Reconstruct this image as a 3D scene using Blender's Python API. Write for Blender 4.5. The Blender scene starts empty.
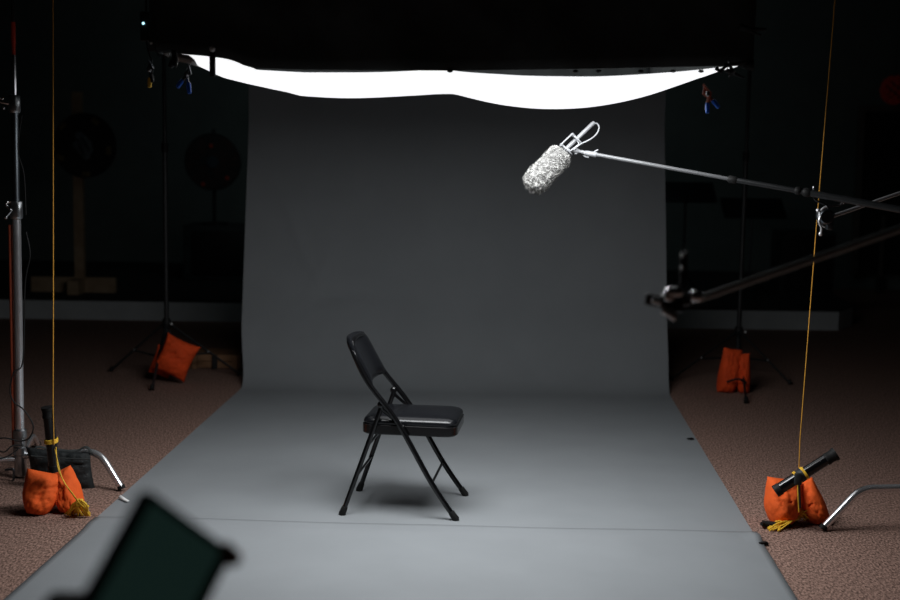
import bpy, bmesh, math, random
from mathutils import Vector, Matrix, noise
random.seed(7)
C = bpy.context.scene
COL = C.collection
V = Vector

# ------------------------------------------------------------------ camera, world, light, exposure
F = 1300.0; CAMH = 1.54; TH = math.atan(151.0/F)
cd = bpy.data.cameras.new('camera'); cam = bpy.data.objects.new('camera', cd); COL.objects.link(cam)
ROLL = math.radians(0.9)
cam.location = (0, 0, CAMH)
cam.rotation_euler = (Matrix.Rotation(math.pi/2-TH, 3, 'X') @ Matrix.Rotation(ROLL, 3, 'Z')).to_euler()
cd.sensor_width = 36; cd.lens = 36*F/900; cd.clip_start = 0.05; cd.clip_end = 100
cd.dof.use_dof = True; cd.dof.focus_distance = 5.45; cd.dof.aperture_fstop = 2.0
C.camera = cam
w = bpy.data.worlds.new('world'); C.world = w; w.use_nodes = True
w.node_tree.nodes['Background'].inputs[0].default_value = (0.5, 0.6, 0.7, 1)
w.node_tree.nodes['Background'].inputs[1].default_value = 0.002
C.view_settings.view_transform = 'Standard'; C.view_settings.look = 'None'
C.view_settings.gamma = 1; C.view_settings.use_curve_mapping = False
C.view_settings.exposure = 0.0
SHEET = 1.02          # brightness of the lit diffusion cloth
# added faint fill that lifts the dark back of the hall, under the ceiling
ld = bpy.data.lights.new('added_hall_fill', 'AREA'); ld.energy = 6.5; ld.size = 3; ld.size_y = 3; ld.shape = 'RECTANGLE'
ld.color = (0.72, 0.95, 1.0)
lo = bpy.data.objects.new('added_hall_fill', ld); COL.objects.link(lo); lo.location = (0, 10.6, 3.9); lo.rotation_euler = (math.radians(66), 0, 0); ld.spread = math.radians(120)

# lamp added just under the cloth's front half, standing in for light through it
ld = bpy.data.lights.new('added_softbox_light', 'AREA'); ld.energy = 43; ld.shape = 'RECTANGLE'; ld.size = 1.3; ld.size_y = 0.65
ld.color = (0.965, 0.985, 1.0)
lo = bpy.data.objects.new('added_softbox_light', ld); COL.objects.link(lo); lo.location = (0.0, 4.90, 1.72)
FW = V((0, math.cos(TH), -math.sin(TH))); UP = V((0, math.sin(TH), math.cos(TH)))
def ray(px, py):
    a, b_ = (px-450)/F, (300-py)/F
    return FW + V((1, 0, 0))*(a*math.cos(ROLL)-b_*math.sin(ROLL)) + UP*(a*math.sin(ROLL)+b_*math.cos(ROLL))
def P(px, py, Y):                      # a point measured in the photo, at distance Y
    d = ray(px, py); return V((0, 0, CAMH)) + d*(Y/d.y)
def G(px, py, z=0.0):                  # the same on a level plane
    d = ray(px, py); return V((0, 0, CAMH)) + d*((z-CAMH)/d.z)

# ------------------------------------------------------------------ materials
def mat(name, col, rough=0.6, metal=0.0, var=0.0, scale=20, bump=0.0, bscale=60, spec=0.5, emit=None, es=0, coat=0, sheen=0, col2=None, detail=4):
    m = bpy.data.materials.new(name); m.use_nodes = True
    nt = m.node_tree; b = nt.nodes['Principled BSDF']
    b.inputs['Base Color'].default_value = (*col, 1); b.inputs['Roughness'].default_value = rough
    b.inputs['Metallic'].default_value = metal; b.inputs['Specular IOR Level'].default_value = spec
    b.inputs['Coat Weight'].default_value = coat; b.inputs['Sheen Weight'].default_value = sheen
    tc = nt.nodes.new('ShaderNodeTexCoord')
    if var or col2:
        n = nt.nodes.new('ShaderNodeTexNoise'); n.inputs['Scale'].default_value = scale; n.inputs['Detail'].default_value = detail
        nt.links.new(tc.outputs['Object'], n.inputs['Vector'])
        r = nt.nodes.new('ShaderNodeValToRGB')
        a = col2 or tuple(c*(1-var) for c in col); r.color_ramp.elements[0].color = (*a, 1)
        bb = col if col2 else tuple(min(1, c*(1+var)) for c in col); r.color_ramp.elements[1].color = (*bb, 1)
        r.color_ramp.elements[0].position = 0.35; r.color_ramp.elements[1].position = 0.65
        nt.links.new(n.outputs['Fac'], r.inputs[0]); nt.links.new(r.outputs[0], b.inputs['Base Color'])
    if bump:
        n2 = nt.nodes.new('ShaderNodeTexNoise'); n2.inputs['Scale'].default_value = bscale; n2.inputs['Detail'].default_value = 3
        nt.links.new(tc.outputs['Object'], n2.inputs['Vector'])
        bp = nt.nodes.new('ShaderNodeBump'); bp.inputs['Strength'].default_value = bump; bp.inputs['Distance'].default_value = 0.01
        nt.links.new(n2.outputs['Fac'], bp.inputs['Height']); nt.links.new(bp.outputs[0], b.inputs['Normal'])
    if emit:
        b.inputs['Emission Color'].default_value = (*emit, 1); b.inputs['Emission Strength'].default_value = es
    return m
M = dict(
 carpet = mat('carpet_weave', (0.40, 0.25, 0.20), 0.95, col2=(0.10, 0.062, 0.05), scale=120, bump=0.6, bscale=130, spec=0.1, detail=2),
 paper = mat('grey_seamless_paper', (0.235, 0.25, 0.262), 0.75, var=0.03, scale=3, bump=0.03, bscale=300, spec=0.25),
 wall = mat('dark_painted_wall', (0.15, 0.165, 0.155), 0.9, var=0.06, scale=3, spec=0.2),
 wallred = mat('dark_brown_wall', (0.10, 0.085, 0.075), 0.9, var=0.06, scale=3, spec=0.2),
 ceil = mat('dark_ceiling', (0.05, 0.05, 0.05), 0.9, var=0.05, scale=3),
 trim = mat('door_trim_paint', (0.11, 0.09, 0.08), 0.6, var=0.04),
 base = mat('stage_front_paint', (0.50, 0.53, 0.54), 0.7, var=0.05, scale=6, bump=.1),
 stagetop = mat('stage_top_carpet', (0.02, 0.02, 0.02), 0.95, var=0.2, scale=60),
 black = mat('black_enamel', (0.004, 0.004, 0.0045), 0.16, coat=0.2, var=.1, spec=.4),
 blackm = mat('matte_black_metal', (0.012, 0.013, 0.014), 0.42, var=0.1),
 blackf = mat('black_cloth', (0.05, 0.055, 0.055), 0.9, var=0.15, scale=9, bump=0.3, bscale=12, spec=0.2),
 nylon = mat('black_nylon', (0.014, 0.017, 0.018), 0.6, var=0.1, bump=0.5, bscale=40),
 vinyl = mat('black_vinyl', (0.006, 0.0065, 0.008), 0.24, bump=0.08, bscale=260, var=.1, spec=.4),
 rubber = mat('black_rubber', (0.010, 0.010, 0.010), 0.6, var=.1, spec=.25),
 chrome = mat('polished_chrome', (0.72, 0.73, 0.75), 0.16, 1.0, var=.03),
 steel = mat('brushed_steel', (0.5, 0.52, 0.54), 0.32, 1.0, var=.05),
 darksteel = mat('dull_dark_steel', (0.16, 0.18, 0.2), 0.35, 1.0, var=.05),
 satin = mat('satin_bright_steel', (.75,.76,.78), .4, .6, var=.03),
 greyarm = mat('grey_anodised_metal', (.50,.54,.54), .5, var=.05),
 legchrome = mat('worn_chrome', (.80,.80,.82), .24, .82, var=.03),
 polegrey = mat('grey_pole_metal', (.11,.113,.118), .35, var=.03),
 grey = mat('grey_plastic', (0.19, 0.195, 0.205), 0.4, var=0.03),
 fur = mat('grey_fur', (0.46, 0.455, 0.44), 0.95, var=0.25, scale=60, col2=(0.13, 0.128, 0.122)),
 furbase = mat('grey_fur_backing', (0.12, 0.118, 0.115), 0.95, var=0.25, scale=60),
 orange = mat('orange_canvas', (0.86, 0.125, 0.022), 0.8, var=0.10, scale=14, bump=0.5, bscale=26, spec=0.2),
 orange2 = mat('deep_orange_canvas', (0.74, 0.075, 0.015), 0.8, var=0.12, scale=14, bump=0.5, bscale=26, spec=0.2),
 rope = mat('yellow_rope', (0.95, 0.52, 0.035), 0.7, var=0.25, scale=220),
 ropedull = mat('ochre_cord', (0.62, 0.30, 0.03), 0.7, var=0.2, scale=220),
 red = mat('red_paint', (0.5, 0.04, 0.015), 0.4, var=.1),
 redbrown = mat('rusty_red_steel', (0.36, 0.07, 0.03), 0.5, var=.2, scale=150),
 blue = mat('blue_vinyl_grip', (0.015, 0.17, 0.88), 0.4, var=.05),
 wood = mat('pale_pine', (0.42, 0.30, 0.19), 0.7, col2=(0.33, 0.22, 0.13), scale=9),
 brownwood = mat('brown_crate_wood', (0.26, 0.13, 0.06), 0.7, col2=(0.17, 0.085, 0.04), scale=9),
 wheel = mat('black_wheel_face', (0.010, 0.009, 0.009), 0.6, var=.1),
 wheelred = mat('dark_red_wheel_face', (0.045, 0.018, 0.014), 0.6, col2=(0.015, 0.015, 0.015), scale=14),
 tan = mat('tan_sticker', (0.16, 0.12, 0.045), 0.6, var=.2, scale=60),
 emblem = mat('grey_blue_emblem', (0.14, 0.18, 0.20), 0.5, var=.1),
 emblemd = mat('dark_blue_emblem', (0.03, 0.045, 0.06), 0.5, var=.1),
 glass = mat('dark_screen_teal_glow', (0.006, 0.014, 0.013), 0.28, spec=0.8, var=.1, emit=(.35, .8, .68), es=0.014),  # faint teal emission painted in for the reflection on the dark screen
 hot = mat('small_lit_bulb', (1, .8, .5), 0.5, emit=(1, .62, .25), es=3.0),
 redlamp = mat('red_lamp', (.3, .03, .02), 0.5, emit=(1, .06, .03), es=0.005),
 led = mat('indicator_led', (.4, .9, 1), 0.5, emit=(.45, .85, 1), es=2.2),
 bead = mat('white_plastic_ball', (.6, .6, .6), 0.4, var=.02),
 sheet = None, flap = mat('white_diffusion_cloth', (.85, .85, .84), 0.8, var=.02, bump=.2, bscale=12),
)
nt = M['carpet'].node_tree
tcn = next(n for n in nt.nodes if n.type == 'TEX_COORD'); mp_ = nt.nodes.new('ShaderNodeMapping'); mp_.inputs['Scale'].default_value = (1, .5, 1)
nt.links.new(tcn.outputs['Object'], mp_.inputs['Vector'])
for n in [n for n in nt.nodes if n.type == 'TEX_NOISE']: nt.links.new(mp_.outputs[0], n.inputs['Vector'])
# lit cloth: its own emission stands in for lamplight coming through from above
m = bpy.data.materials.new('lit_diffusion_cloth'); m.use_nodes = True; nt = m.node_tree
b = nt.nodes['Principled BSDF']; b.inputs['Base Color'].default_value = (.8, .8, .8, 1); b.inputs['Roughness'].default_value = .9
b.inputs['Emission Color'].default_value = (0.965, 0.985, 1.0, 1); b.inputs['Emission Strength'].default_value = SHEET
M['sheet'] = m

# ------------------------------------------------------------------ mesh helpers
def bm_(): return bmesh.new()
def box(bm, c, s, rot=None):
    c = V(c); pts = []
    for x in (-.5, .5):
        for y in (-.5, .5):
            for z in (-.5, .5):
                p = V((x*s[0], y*s[1], z*s[2]))
                if rot is not None: p = rot @ p
                pts.append(bm.verts.new(c+p))
    for f in ((0,1,3,2),(4,6,7,5),(0,4,5,1),(2,3,7,6),(0,2,6,4),(1,5,7,3)): bm.faces.new([pts[i] for i in f])
def bevbox(bm, c, s, r, rot=None, seg=2):
    t = bm_(); box(t, (0,0,0), s); bmesh.ops.bevel(t, geom=t.edges[:], offset=r, segments=seg, affect='EDGES', profile=.5)
    mp = {}
    for v in t.verts:
        p = v.co.copy()
        if rot is not None: p = rot @ p
        mp[v] = bm.verts.new(V(c)+p)
    for f in t.faces: bm.faces.new([mp[v] for v in f.verts])
    t.free()
def smooth(pts, n=6, closed=False):
    pts = [V(p) for p in pts]; out = []; N = len(pts)
    rng = N if closed else N-1
    for i in range(rng):
        if closed: a, b_, c, d = pts[(i-1)%N], pts[i], pts[(i+1)%N], pts[(i+2)%N]
        else: a, b_, c, d = pts[max(i-1,0)], pts[i], pts[i+1], pts[min(i+2,N-1)]
        for k in range(n):
            t = k/n
            out.append(0.5*((2*b_)+(c-a)*t+(2*a-5*b_+4*c-d)*t*t+(3*b_-a-3*c+d)*t**3))
    if not closed: out.append(pts[-1])
    return out
def bend(pts, r=0.04, n=5):              # polyline with rounded corners
    pts = [V(p) for p in pts]; out = [pts[0]]
    for i in range(1, len(pts)-1):
        a, b_, c = pts[i-1], pts[i], pts[i+1]
        d1 = (a-b_); d2 = (c-b_); rr = min(r, d1.length*.45, d2.length*.45)
        p, q = b_+d1.normalized()*rr, b_+d2.normalized()*rr
        for k in range(n+1):
            t = k/n; out.append(p*(1-t)**2+b_*2*t*(1-t)+q*t*t)
    out.append(pts[-1]); return out
def tube(bm, pts, r, seg=12, closed=False, sx=1.0):
    pts = [V(p) for p in pts]; N = len(pts)
    rs = r if isinstance(r, (list, tuple)) else [r]*N
    def tang(i):
        if closed: return (pts[(i+1)%N]-pts[(i-1)%N]).normalized()
        a = pts[max(i-1,0)]; c = pts[min(i+1,N-1)]; return (c-a).normalized()
    t0 = tang(0); n = t0.orthogonal().normalized(); rings = []
    for i in range(N):
        t = tang(i); n = (n-t*n.dot(t))
        if n.length < 1e-6: n = t.orthogonal()
        n.normalize(); bn = t.cross(n)
        rings.append([bm.verts.new(pts[i]+(n*math.cos(2*math.pi*k/seg)*sx+bn*math.sin(2*math.pi*k/seg))*rs[i]) for k in range(seg)])
    for i in range(N if closed else N-1):
        A, B = rings[i], rings[(i+1)%N]
        for k in range(seg): bm.faces.new((A[k], A[(k+1)%seg], B[(k+1)%seg], B[k]))
    if not closed:
        bm.faces.new(rings[0][::-1]); bm.faces.new(rings[-1])
def cyl(bm, a, b_, r, seg=16, r2=None): tube(bm, [V(a), V(b_)], [r, r if r2 is None else r2], seg)
def ball(bm, c, r, s=(1,1,1), seg=12, rot=None):
    mt = Matrix.Translation(V(c)) @ (rot.to_4x4() if rot is not None else Matrix.Identity(4)) @ Matrix.Diagonal((*[r*k for k in s], 1))
    bmesh.ops.create_uvsphere(bm, u_segments=seg, v_segments=max(6, seg//2+2), radius=1, matrix=mt)
def lathe(bm, a, axis, prof, seg=20):    # prof = [(distance along axis, radius)]
    ax = V(axis).normalized(); tube(bm, [V(a)+ax*d for d, r in prof], [r for d, r in prof], seg) if all(prof[i+1][0] > prof[i][0] for i in range(len(prof)-1)) else None

def props(o, label=None, cat=None, group=None, kind=None):
    if label: o['label'] = label
    if cat: o['category'] = cat
    if group: o['group'] = group
    if kind: o['kind'] = kind
def obj(name, bm, m, parent=None, sm=True, local=False, angle=40, sub=0):
    bmesh.ops.recalc_face_normals(bm, faces=bm.faces[:])
    me = bpy.data.meshes.new(name)
    if parent is None:
        xs = [v.co for v in bm.verts]
        c = V(((min(p.x for p in xs)+max(p.x for p in xs))/2, (min(p.y for p in xs)+max(p.y for p in xs))/2, min(p.z for p in xs)))
        for v in bm.verts: v.co -= c
    bm.to_mesh(me); bm.free(); me.materials.append(m)
    if sm:
        me.shade_smooth()
        try: me.set_sharp_from_angle(angle=math.radians(angle))
        except Exception: pass
    o = bpy.data.objects.new(name, me); COL.objects.link(o)
    if parent is None: o.location = c
    else:
        o.parent = parent
        if not local: o.matrix_parent_inverse = inv(parent)
    if sub:
        s = o.modifiers.new('subsurf', 'SUBSURF'); s.levels = sub; s.render_levels = sub
    return o
WM = {}
def inv(p):                               # inverse of a parent's world matrix, without a depsgraph update
    mtx = Matrix.Identity(4)
    q = p
    chain = []
    while q is not None: chain.append(q); q = q.parent
    for q in reversed(chain): mtx = mtx @ (q.matrix_parent_inverse if q.parent else Matrix.Identity(4)) @ Matrix.LocRotScale(q.location, q.rotation_euler, q.scale)
    return mtx.inverted()
def thing(name, loc, label, cat, group=None, rz=0):
    o = bpy.data.objects.new(name, None); COL.objects.link(o); o.empty_display_size = .1
    o.location = loc; o.rotation_euler = (0, 0, rz); props(o, label, cat, group); return o

# ------------------------------------------------------------------ the setting
def struct(name, bm, m, parent=None):
    o = obj(name, bm, m, parent, sm=False)
    if parent is None: o['kind'] = 'structure'
    return o
X0, X1, Y0, Y1, ZC = -7.0, 7.0, -2.5, 15.0, 4.3
bm = bm_(); box(bm, ((X0+X1)/2, (Y0+Y1)/2, -.05), (X1-X0, Y1-Y0, .1)); struct('floor', bm, M['carpet'])
bm = bm_(); box(bm, ((X0+X1)/2, (Y0+Y1)/2, ZC+.05), (X1-X0, Y1-Y0, .1)); struct('ceiling', bm, M['ceil'])
bm = bm_(); box(bm, ((X0+X1)/2, Y1+.05, ZC/2), (X1-X0+.2, .1, ZC)); struct('wall_back', bm, M['wall'])
bm = bm_(); box(bm, (X0-.05, (Y0+Y1)/2, ZC/2), (.1, Y1-Y0, ZC)); struct('wall_left', bm, M['wall'])
bm = bm_(); box(bm, (X1+.05, (Y0+Y1)/2, ZC/2), (.1, Y1-Y0, ZC)); struct('wall_right', bm, M['wallred'])
bm = bm_(); box(bm, ((X0+X1)/2, Y0-.05, ZC/2), (X1-X0+.2, .1, ZC)); struct('wall_front', bm, M['wall'])

# low stage across the back of the hall: front runs obliquely, returns at the right end
A = G(-60, 317.5); B = G(838, 330.5); Cc = G(864, 331); 
A2 = A + (A-B).normalized()*2.0; A2.x = max(A2.x, X0+.01)
A2.y = A.y + (A2.x-A.x)*(B.y-A.y)/(B.x-A.x)
SH = 0.185
Cc = V((B.x+.23, B.y+.35, 0)); D = V((Cc.x+.35, Y1-.01, 0)); E = V((X0+.01, Y1-.01, 0))
st = thing('stage_platform', (B.x-2, B.y+.5, 0), 'low grey-fronted stage platform across the dark back of the hall', 'stage')
poly = [A2, B, Cc, D, E]
bm = bm_()
for i in range(3):
    a, c = (A2, B, Cc, D)[i], (A2, B, Cc, D)[i+1]
    n = V((-(c-a).y, (c-a).x, 0)).normalized()*.02
    v = [bm.verts.new(p) for p in (a, c, c+n, a+n, a+V((0,0,SH-.02)), c+V((0,0,SH-.02)), c+n+V((0,0,SH-.02)), a+n+V((0,0,SH-.02)))]
    for f in ((0,1,5,4),(1,2,6,5),(2,3,7,6),(3,0,4,7),(4,5,6,7),(3,2,1,0)): bm.faces.new([v[k] for k in f])
obj('stage_front', bm, M['base'], st, sm=False)
bm = bm_()
lo_ = [bm.verts.new(p+V((0,0,SH-.02))) for p in poly]; hi_ = [bm.verts.new(p+V((0,0,SH))) for p in poly]
bm.faces.new(lo_[::-1]); bm.faces.new(hi_)
for i in range(5): bm.faces.new((lo_[i], lo_[(i+1)%5], hi_[(i+1)%5], hi_[i]))
obj('stage_deck', bm, M['stagetop'], st, sm=False)

# door in the back wall at right
dY = 14.9
dl, dt, dr = P(859, 105, dY), P(859, 105, dY).z, P(925, 105, dY).x
d1 = thing('door_1', ((dl.x+dr)/2, dY, SH), 'dark doorway with a thin pale frame at the right end of the back wall', 'door')
d1['kind'] = 'structure'
bm = bm_()
for x in (dl.x+.035, dr-.035): box(bm, (x, dY, (dt+SH)/2), (.07, .06, dt-SH))
box(bm, ((dl.x+dr)/2, dY, dt-.035), (dr-dl.x-.14, .06, .07))
obj('door_frame', bm, M['trim'], d1, sm=False)
bm = bm_(); box(bm, ((dl.x+dr)/2, dY+.03, (dt-.07+SH)/2), (dr-dl.x-.14, .03, dt-.07-SH)); obj('door_panel', bm, M['blackm'], d1, sm=False)
x = P(883, 250, dY-.05).x; z0, z1 = P(883, 290, dY-.05).z, P(883, 216, dY-.05).z
bm = bm_(); box(bm, (x, dY-.0, (z0+z1)/2), (.035, .04, z1-z0)); obj('door_strip', bm, M['trim'], d1, sm=False)
p = P(878, 291, 14.6)
t = thing('floor_lantern', (p.x, p.y, SH), 'tiny warm light glowing low in the dark doorway', 'lamp')
bm = bm_(); cyl(bm, (p.x, p.y, SH+.001), (p.x, p.y, p.z-.02), .03); obj('lamp_base', bm, M['blackm'], t)
bm = bm_(); ball(bm, p, .022, (1.2,1,.8)); obj('bulb', bm, M['hot'], t)
p = P(895, 90, 14.55)
t = thing('red_lantern', (p.x, p.y, p.z-.17), 'round dim red lantern above the doorway at the right edge', 'lantern')
bm = bm_()
for k in range(60):
    th = math.acos(1-2*(k+.5)/60); ph = k*2.39996
    ball(bm, p+V((math.sin(th)*math.cos(ph), math.sin(th)*math.sin(ph), math.cos(th)))*.14, .028, seg=6)
obj('red_beads', bm, M['redlamp'], t)
bm = bm_(); ball(bm, p, .12); obj('lantern_core', bm, M['wallred'], t)
bm = bm_(); cyl(bm, p+V((0,0,.1)), (p.x, p.y, ZC), .004, 6); obj('hanging_wire', bm, M['blackm'], t)

# ------------------------------------------------------------------ seamless paper
L1, L2, R1, R2 = G(237, 393), G(8, 598), G(668, 393), G(793, 600)
YW = 8.52
def edge(a, b_, y): t = (y-a.y)/(b_.y-a.y); return a.x+(b_.x-a.x)*t
prof = []                                 # (y, z) from the roll down to the floor
RAD = .42
TOPZ = 2.86
for k in range(60): prof.append((YW, TOPZ-(TOPZ-RAD)*k/60))
for k in range(17):
    a = math.pi/2*k/16; prof.append((YW-RAD+RAD*math.cos(a), RAD-RAD*math.sin(a)+.004))
yend = 3.65
for k in range(1, 91): prof.append((YW-RAD-(YW-RAD-yend)*k/90, .004))
NX = 90
TL, TR = P(249, 100, YW).x, P(665.5, 100, YW).x
BL, BR = P(240.5, 375, YW-.02).x, P(667.5, 375, YW-.02).x
def seg(p, a, b_):
    a, b_ = V(a), V(b_); d = b_-a; t = max(0, min(1, (p-a).dot(d)/d.dot(d))); return (p-(a+d*t)).length, t
creases = [((-1.17, .33), (-.95, .52), .008), ((-.95, .52), (-.55, .62), .010), ((-.75, .60), (-.2, .58), .004), ((-.95,.52), (-.75,.95), .006), ((-.75,.95),(-.5,1.05),.004), ((-1.1, 1.2), (-.9, .7), .005)]
bm = bm_(); grid = []
for j, (y, z) in enumerate(prof):
    row = []
    for i in range(NX+1):
        u = i/NX
        if z > .02:
            t = min(1, max(0, (z-.2)/1.5)); l = BL+(TL-BL)*t; r_ = BR+(TR-BR)*t
            if z < RAD:
                s_ = 1-z/RAD; l = l+(edge(L1, L2, y)-l)*s_**2; r_ = r_+(edge(R1, R2, y)-r_)*s_**2
        else: l, r_ = edge(L1, L2, y), edge(R1, R2, y)
        x = l+(r_-l)*u; dy = dz = 0
        if z > .3:
            q = V((x, z))
            for a, b_, h in creases:
                dd, tt = seg(q, a, b_)
                dy -= 2.2*h*math.exp(-(dd/.035)**2)*math.sin(math.pi*min(1, max(0, tt*.8+.1)))
            dy += .006*noise.noise(V((x*1.6, z*.9, 3)))
            dy += .02*max(0, abs(u-.5)*2-.86)**1*(-1 if u < .5 else 1)
        elif z <= .02:
            dz = max(0, .0018*noise.noise(V((x*2, y*2.2, 1)))+.0008)
        row.append(bm.verts.new((x, y+dy, z+dz)))
    grid.append(row)
for j in range(len(grid)-1):
    for i in range(NX): bm.faces.new((grid[j][i], grid[j][i+1], grid[j+1][i+1], grid[j+1][i]))
bd = thing('paper_backdrop', (0, YW, 0), 'wide dark grey seamless paper backdrop sweeping from its roll down onto the carpet', 'backdrop')
obj('paper_sweep', bm, M['paper'], bd, angle=80)
bm = bm_(); cyl(bm, (TL-.02, YW+.06, TOPZ+.03), (TR+.02, YW+.06, TOPZ+.03), .06, 24); obj('paper_roll', bm, M['paper'], bd)
# second sheet laid over the near part
bm = bm_(); grid = []; ys = G(450, 526).y
NYF = 50
for j in range(NYF+1):
    row = []
    for i in range(NX+1):
        u = i/NX; t = j/NYF
        y = ys+.035*math.cos(u*3.0)-.02 - t*(ys-3.6)
        l = edge(L1, L2, y); r_ = edge(R1, R2, y)+.0
        dz = .0075+.004*math.exp(-(t/.03)**2)*max(0, .6+noise.noise(V((u*4, 0, 0))))+.006*math.exp(-((t-.06-.01*math.sin(u*4))/.03)**2)
        dz += .003*max(0, noise.noise(V((u*3, y*3, 5))))
        if u > .985: dz += .01*math.exp(-((y-G(765,540).y)/.05)**2)
        row.append(bm.verts.new((l+(r_-l)*u+.012*(u > .5), y, dz)))
    grid.append(row)
for j in range(NYF):
    for i in range(NX): bm.faces.new((grid[j][i], grid[j][i+1], grid[j+1][i+1], grid[j+1][i]))
o = obj('floor_paper', bm, M['paper'], angle=80); sm_ = o.modifiers.new('t', 'SOLIDIFY'); sm_.thickness = .001; sm_.offset = 1
props(o, 'loose grey paper sheet overlapping the backdrop sweep in front of the chair', 'paper sheet')
for q, (px, py, lab) in enumerate(((690, 441, 'small scrap of black tape on the right paper edge level with the chair seat'), (763, 546, 'small scrap of black tape on the right paper edge near the orange sandbag'))):
    g = G(px, py); bm = bm_(); bevbox(bm, g+V((0, 0, .014)), (.035, .016, .006), .002, Matrix.Rotation(.5, 3, 'Z'))
    bevbox(bm, g+V((.012, .004, .008)), (.02, .014, .012), .003)
    props(obj('tape_scrap', bm, M['rubber']), lab, 'tape', 'tape scraps on the paper edge')
# bright little crease tag at left edge of the paper
g = G(122, 502); bm = bm_(); v = [bm.verts.new(g+V(q)) for q in ((-.028, .03, .012), (-.014, .034, .022), (.040, -.028, .013), (.028, -.034, .012))]; bm.faces.new(v)
o = obj('paper_tear', bm, M['flap']); o.modifiers.new('t', 'SOLIDIFY').thickness = .0012; props(o, 'torn curled corner of grey paper at the left paper edge', 'paper scrap')

# ------------------------------------------------------------------ folding chair
nr = G(341, 516.5); nf = G(454, 520.5); fr = G(361, 492.5); ff = G(465, 496)
ctr = (nr+nf+fr+ff)/4
xa = ((nf+ff)-(nr+fr)).normalized()
la = ((fr-nr)+(ff-nf)); rz = .35*math.atan2(xa.y, xa.x)+.65*(math.atan2(la.y, la.x)-math.pi/2)
ch = thing('folding_chair', (ctr.x, ctr.y, 0.0045), 'black metal folding chair with padded black vinyl seat standing side-on on the grey paper', 'chair', rz=rz)
fl = ((nf+ff)/2-(nr+fr)/2).length           # foot spread along x
lw = (fr-nr).length
ch.scale = (1, 1, .937); print('CHAIR spread', fl, lw, math.degrees(rz))
hx = fl/2; hy = lw/2
k = 1.0
def frontpath(s):
    y = s*hy; yt = s*(hy-.02)
    return [V((hx, y, .012)), V((-.015+.0, s*(hy-.012), .425)), V((-hx+.065, yt, .66))]
top = V((-hx+.018, 0, .775))
back = smooth([V((hx, -hy, .012)), V((hx-.10, -hy+.003, .165)), V((-.01, -hy+.012, .43)), V((-hx+.10, -hy+.02, .60)), V((-hx+.045, -hy+.025, .71)), V((-hx+.024, -hy+.05, .757)), V((-hx+.018, -.08, .775)), V((-hx+.016, 0, .779)), V((-hx+.018, .08, .775)), V((-hx+.024, hy-.05, .757)), V((-hx+.045, hy-.025, .71)), V((-hx+.10, hy-.02, .60)), V((-.01, hy-.012, .43)), V((hx-.10, hy-.003, .165)), V((hx, hy, .012))], 8)
# long U: split at seat height so each front leg is its own mesh
iL = next(i for i, p in enumerate(back) if p.z > .42); iR = len(back)-1-next(i for i, p in enumerate(back[::-1]) if p.z > .42)
bm = bm_(); tube(bm, back[iL:iR+1], .0115, 14); obj('back_frame', bm, M['black'], ch, local=True)
for pts in (back[:iL+1], back[iR:]):
    bm = bm_(); tube(bm, pts, .0115, 14); lg = obj('leg', bm, M['black'], ch, local=True)
    e = min(pts, key=lambda q: q.z)
    bm = bm_(); tube(bm, [e+V((.006, 0, -.012)), e+V((.005, 0, -.005)), e+V((-.012, 0, .02)), e+V((-.015, 0, .028))], [.0145, .0155, .014, .0125], 16); obj('rubber_foot', bm, M['rubber'], lg, local=True)
for s in (-1, 1):
    a = V((-hx, s*(hy-.0), .012)); c = V((-hx+.155, s*(hy-.034), .495))
    bm = bm_(); tube(bm, [a, c], .0105, 14); lg = obj('leg', bm, M['black'], ch, local=True)
    bm = bm_(); tube(bm, [a+V((-.004, 0, -.012)), a+V((-.003, 0, -.005)), a+V((.006, 0, .02)), a+V((.009, 0, .028))], [.0145, .0155, .0135, .0118], 16); obj('rubber_foot', bm, M['rubber'], lg, local=True)
    # hinge strap from rear leg top to seat side, with bolts
    bm = bm_(); yy = s*(hy-.028)
    tube(bm, [V((-hx+.150, yy, .515)), V((-hx+.160, yy, .480)), V((-hx+.245, s*(hy-.03), .405))], [.008, .011, .009], 10, sx=.6)
    ball(bm, (-hx+.152, yy, .502), .015, (1, .8, 1.2)); ball(bm, (-hx+.245, s*(hy-.026), .405), .011)
    obj('hinge', bm, M['black'], ch, local=True)
for (xz, s0, r_) in (((-hx+.053, .175), hy-.011, .006), ((-hx+.100, .315), hy-.021, .006), ((hx-.098, .16), hy-.003, .006)):
    bm = bm_(); cyl(bm, (xz[0], -s0, xz[1]), (xz[0], s0, xz[1]), r_, 10); obj('stretcher', bm, M['black'], ch, local=True)
# seat pan and cushion
def outline(w0, w1, l0, l1, r, n=7):      # rounded trapezoid, rear width w0 at x=l0, front width w1 at x=l1
    cs = [(l0, -w0), (l1, -w1), (l1, w1), (l0, w0)]; pts = []
    cs = [V((a, b_, 0)) for a, b_ in cs]
    for i in range(4):
        a, b_, c = cs[i-1], cs[i], cs[(i+1)%4]
        p, q = b_+(a-b_).normalized()*r, b_+(c-b_).normalized()*r
        for k in range(n): t = k/(n-1); pts.append(p*(1-t)**2+b_*2*t*(1-t)+q*t*t)
    return pts
def stack(bm, layers):                    # list of (outline, z)
    rings = [[bm.verts.new(V((p.x, p.y, z+0.0)) ) for p in o] for o, z in layers]
    n = len(rings[0])
    for a, b_ in zip(rings, rings[1:]):
        for k in range(n): bm.faces.new((a[k], a[(k+1)%n], b_[(k+1)%n], b_[k]))
    bm.faces.new(rings[0][::-1]); bm.faces.new(rings[-1])
l0, l1 = -hx+.068, hx+.0
bm = bm_(); W0, W1 = hy-.03, hy-.025
stack(bm, [(outline(W0-.006, W1-.006, l0+.006, l1-.006, .05), .366), (outline(W0, W1, l0, l1, .055), .372), (outline(W0, W1, l0, l1, .055), .408), (outline(W0-.005, W1-.005, l0+.005, l1-.005, .055), .412)])
obj('seat_pan', bm, M['black'], ch, local=True)
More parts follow.
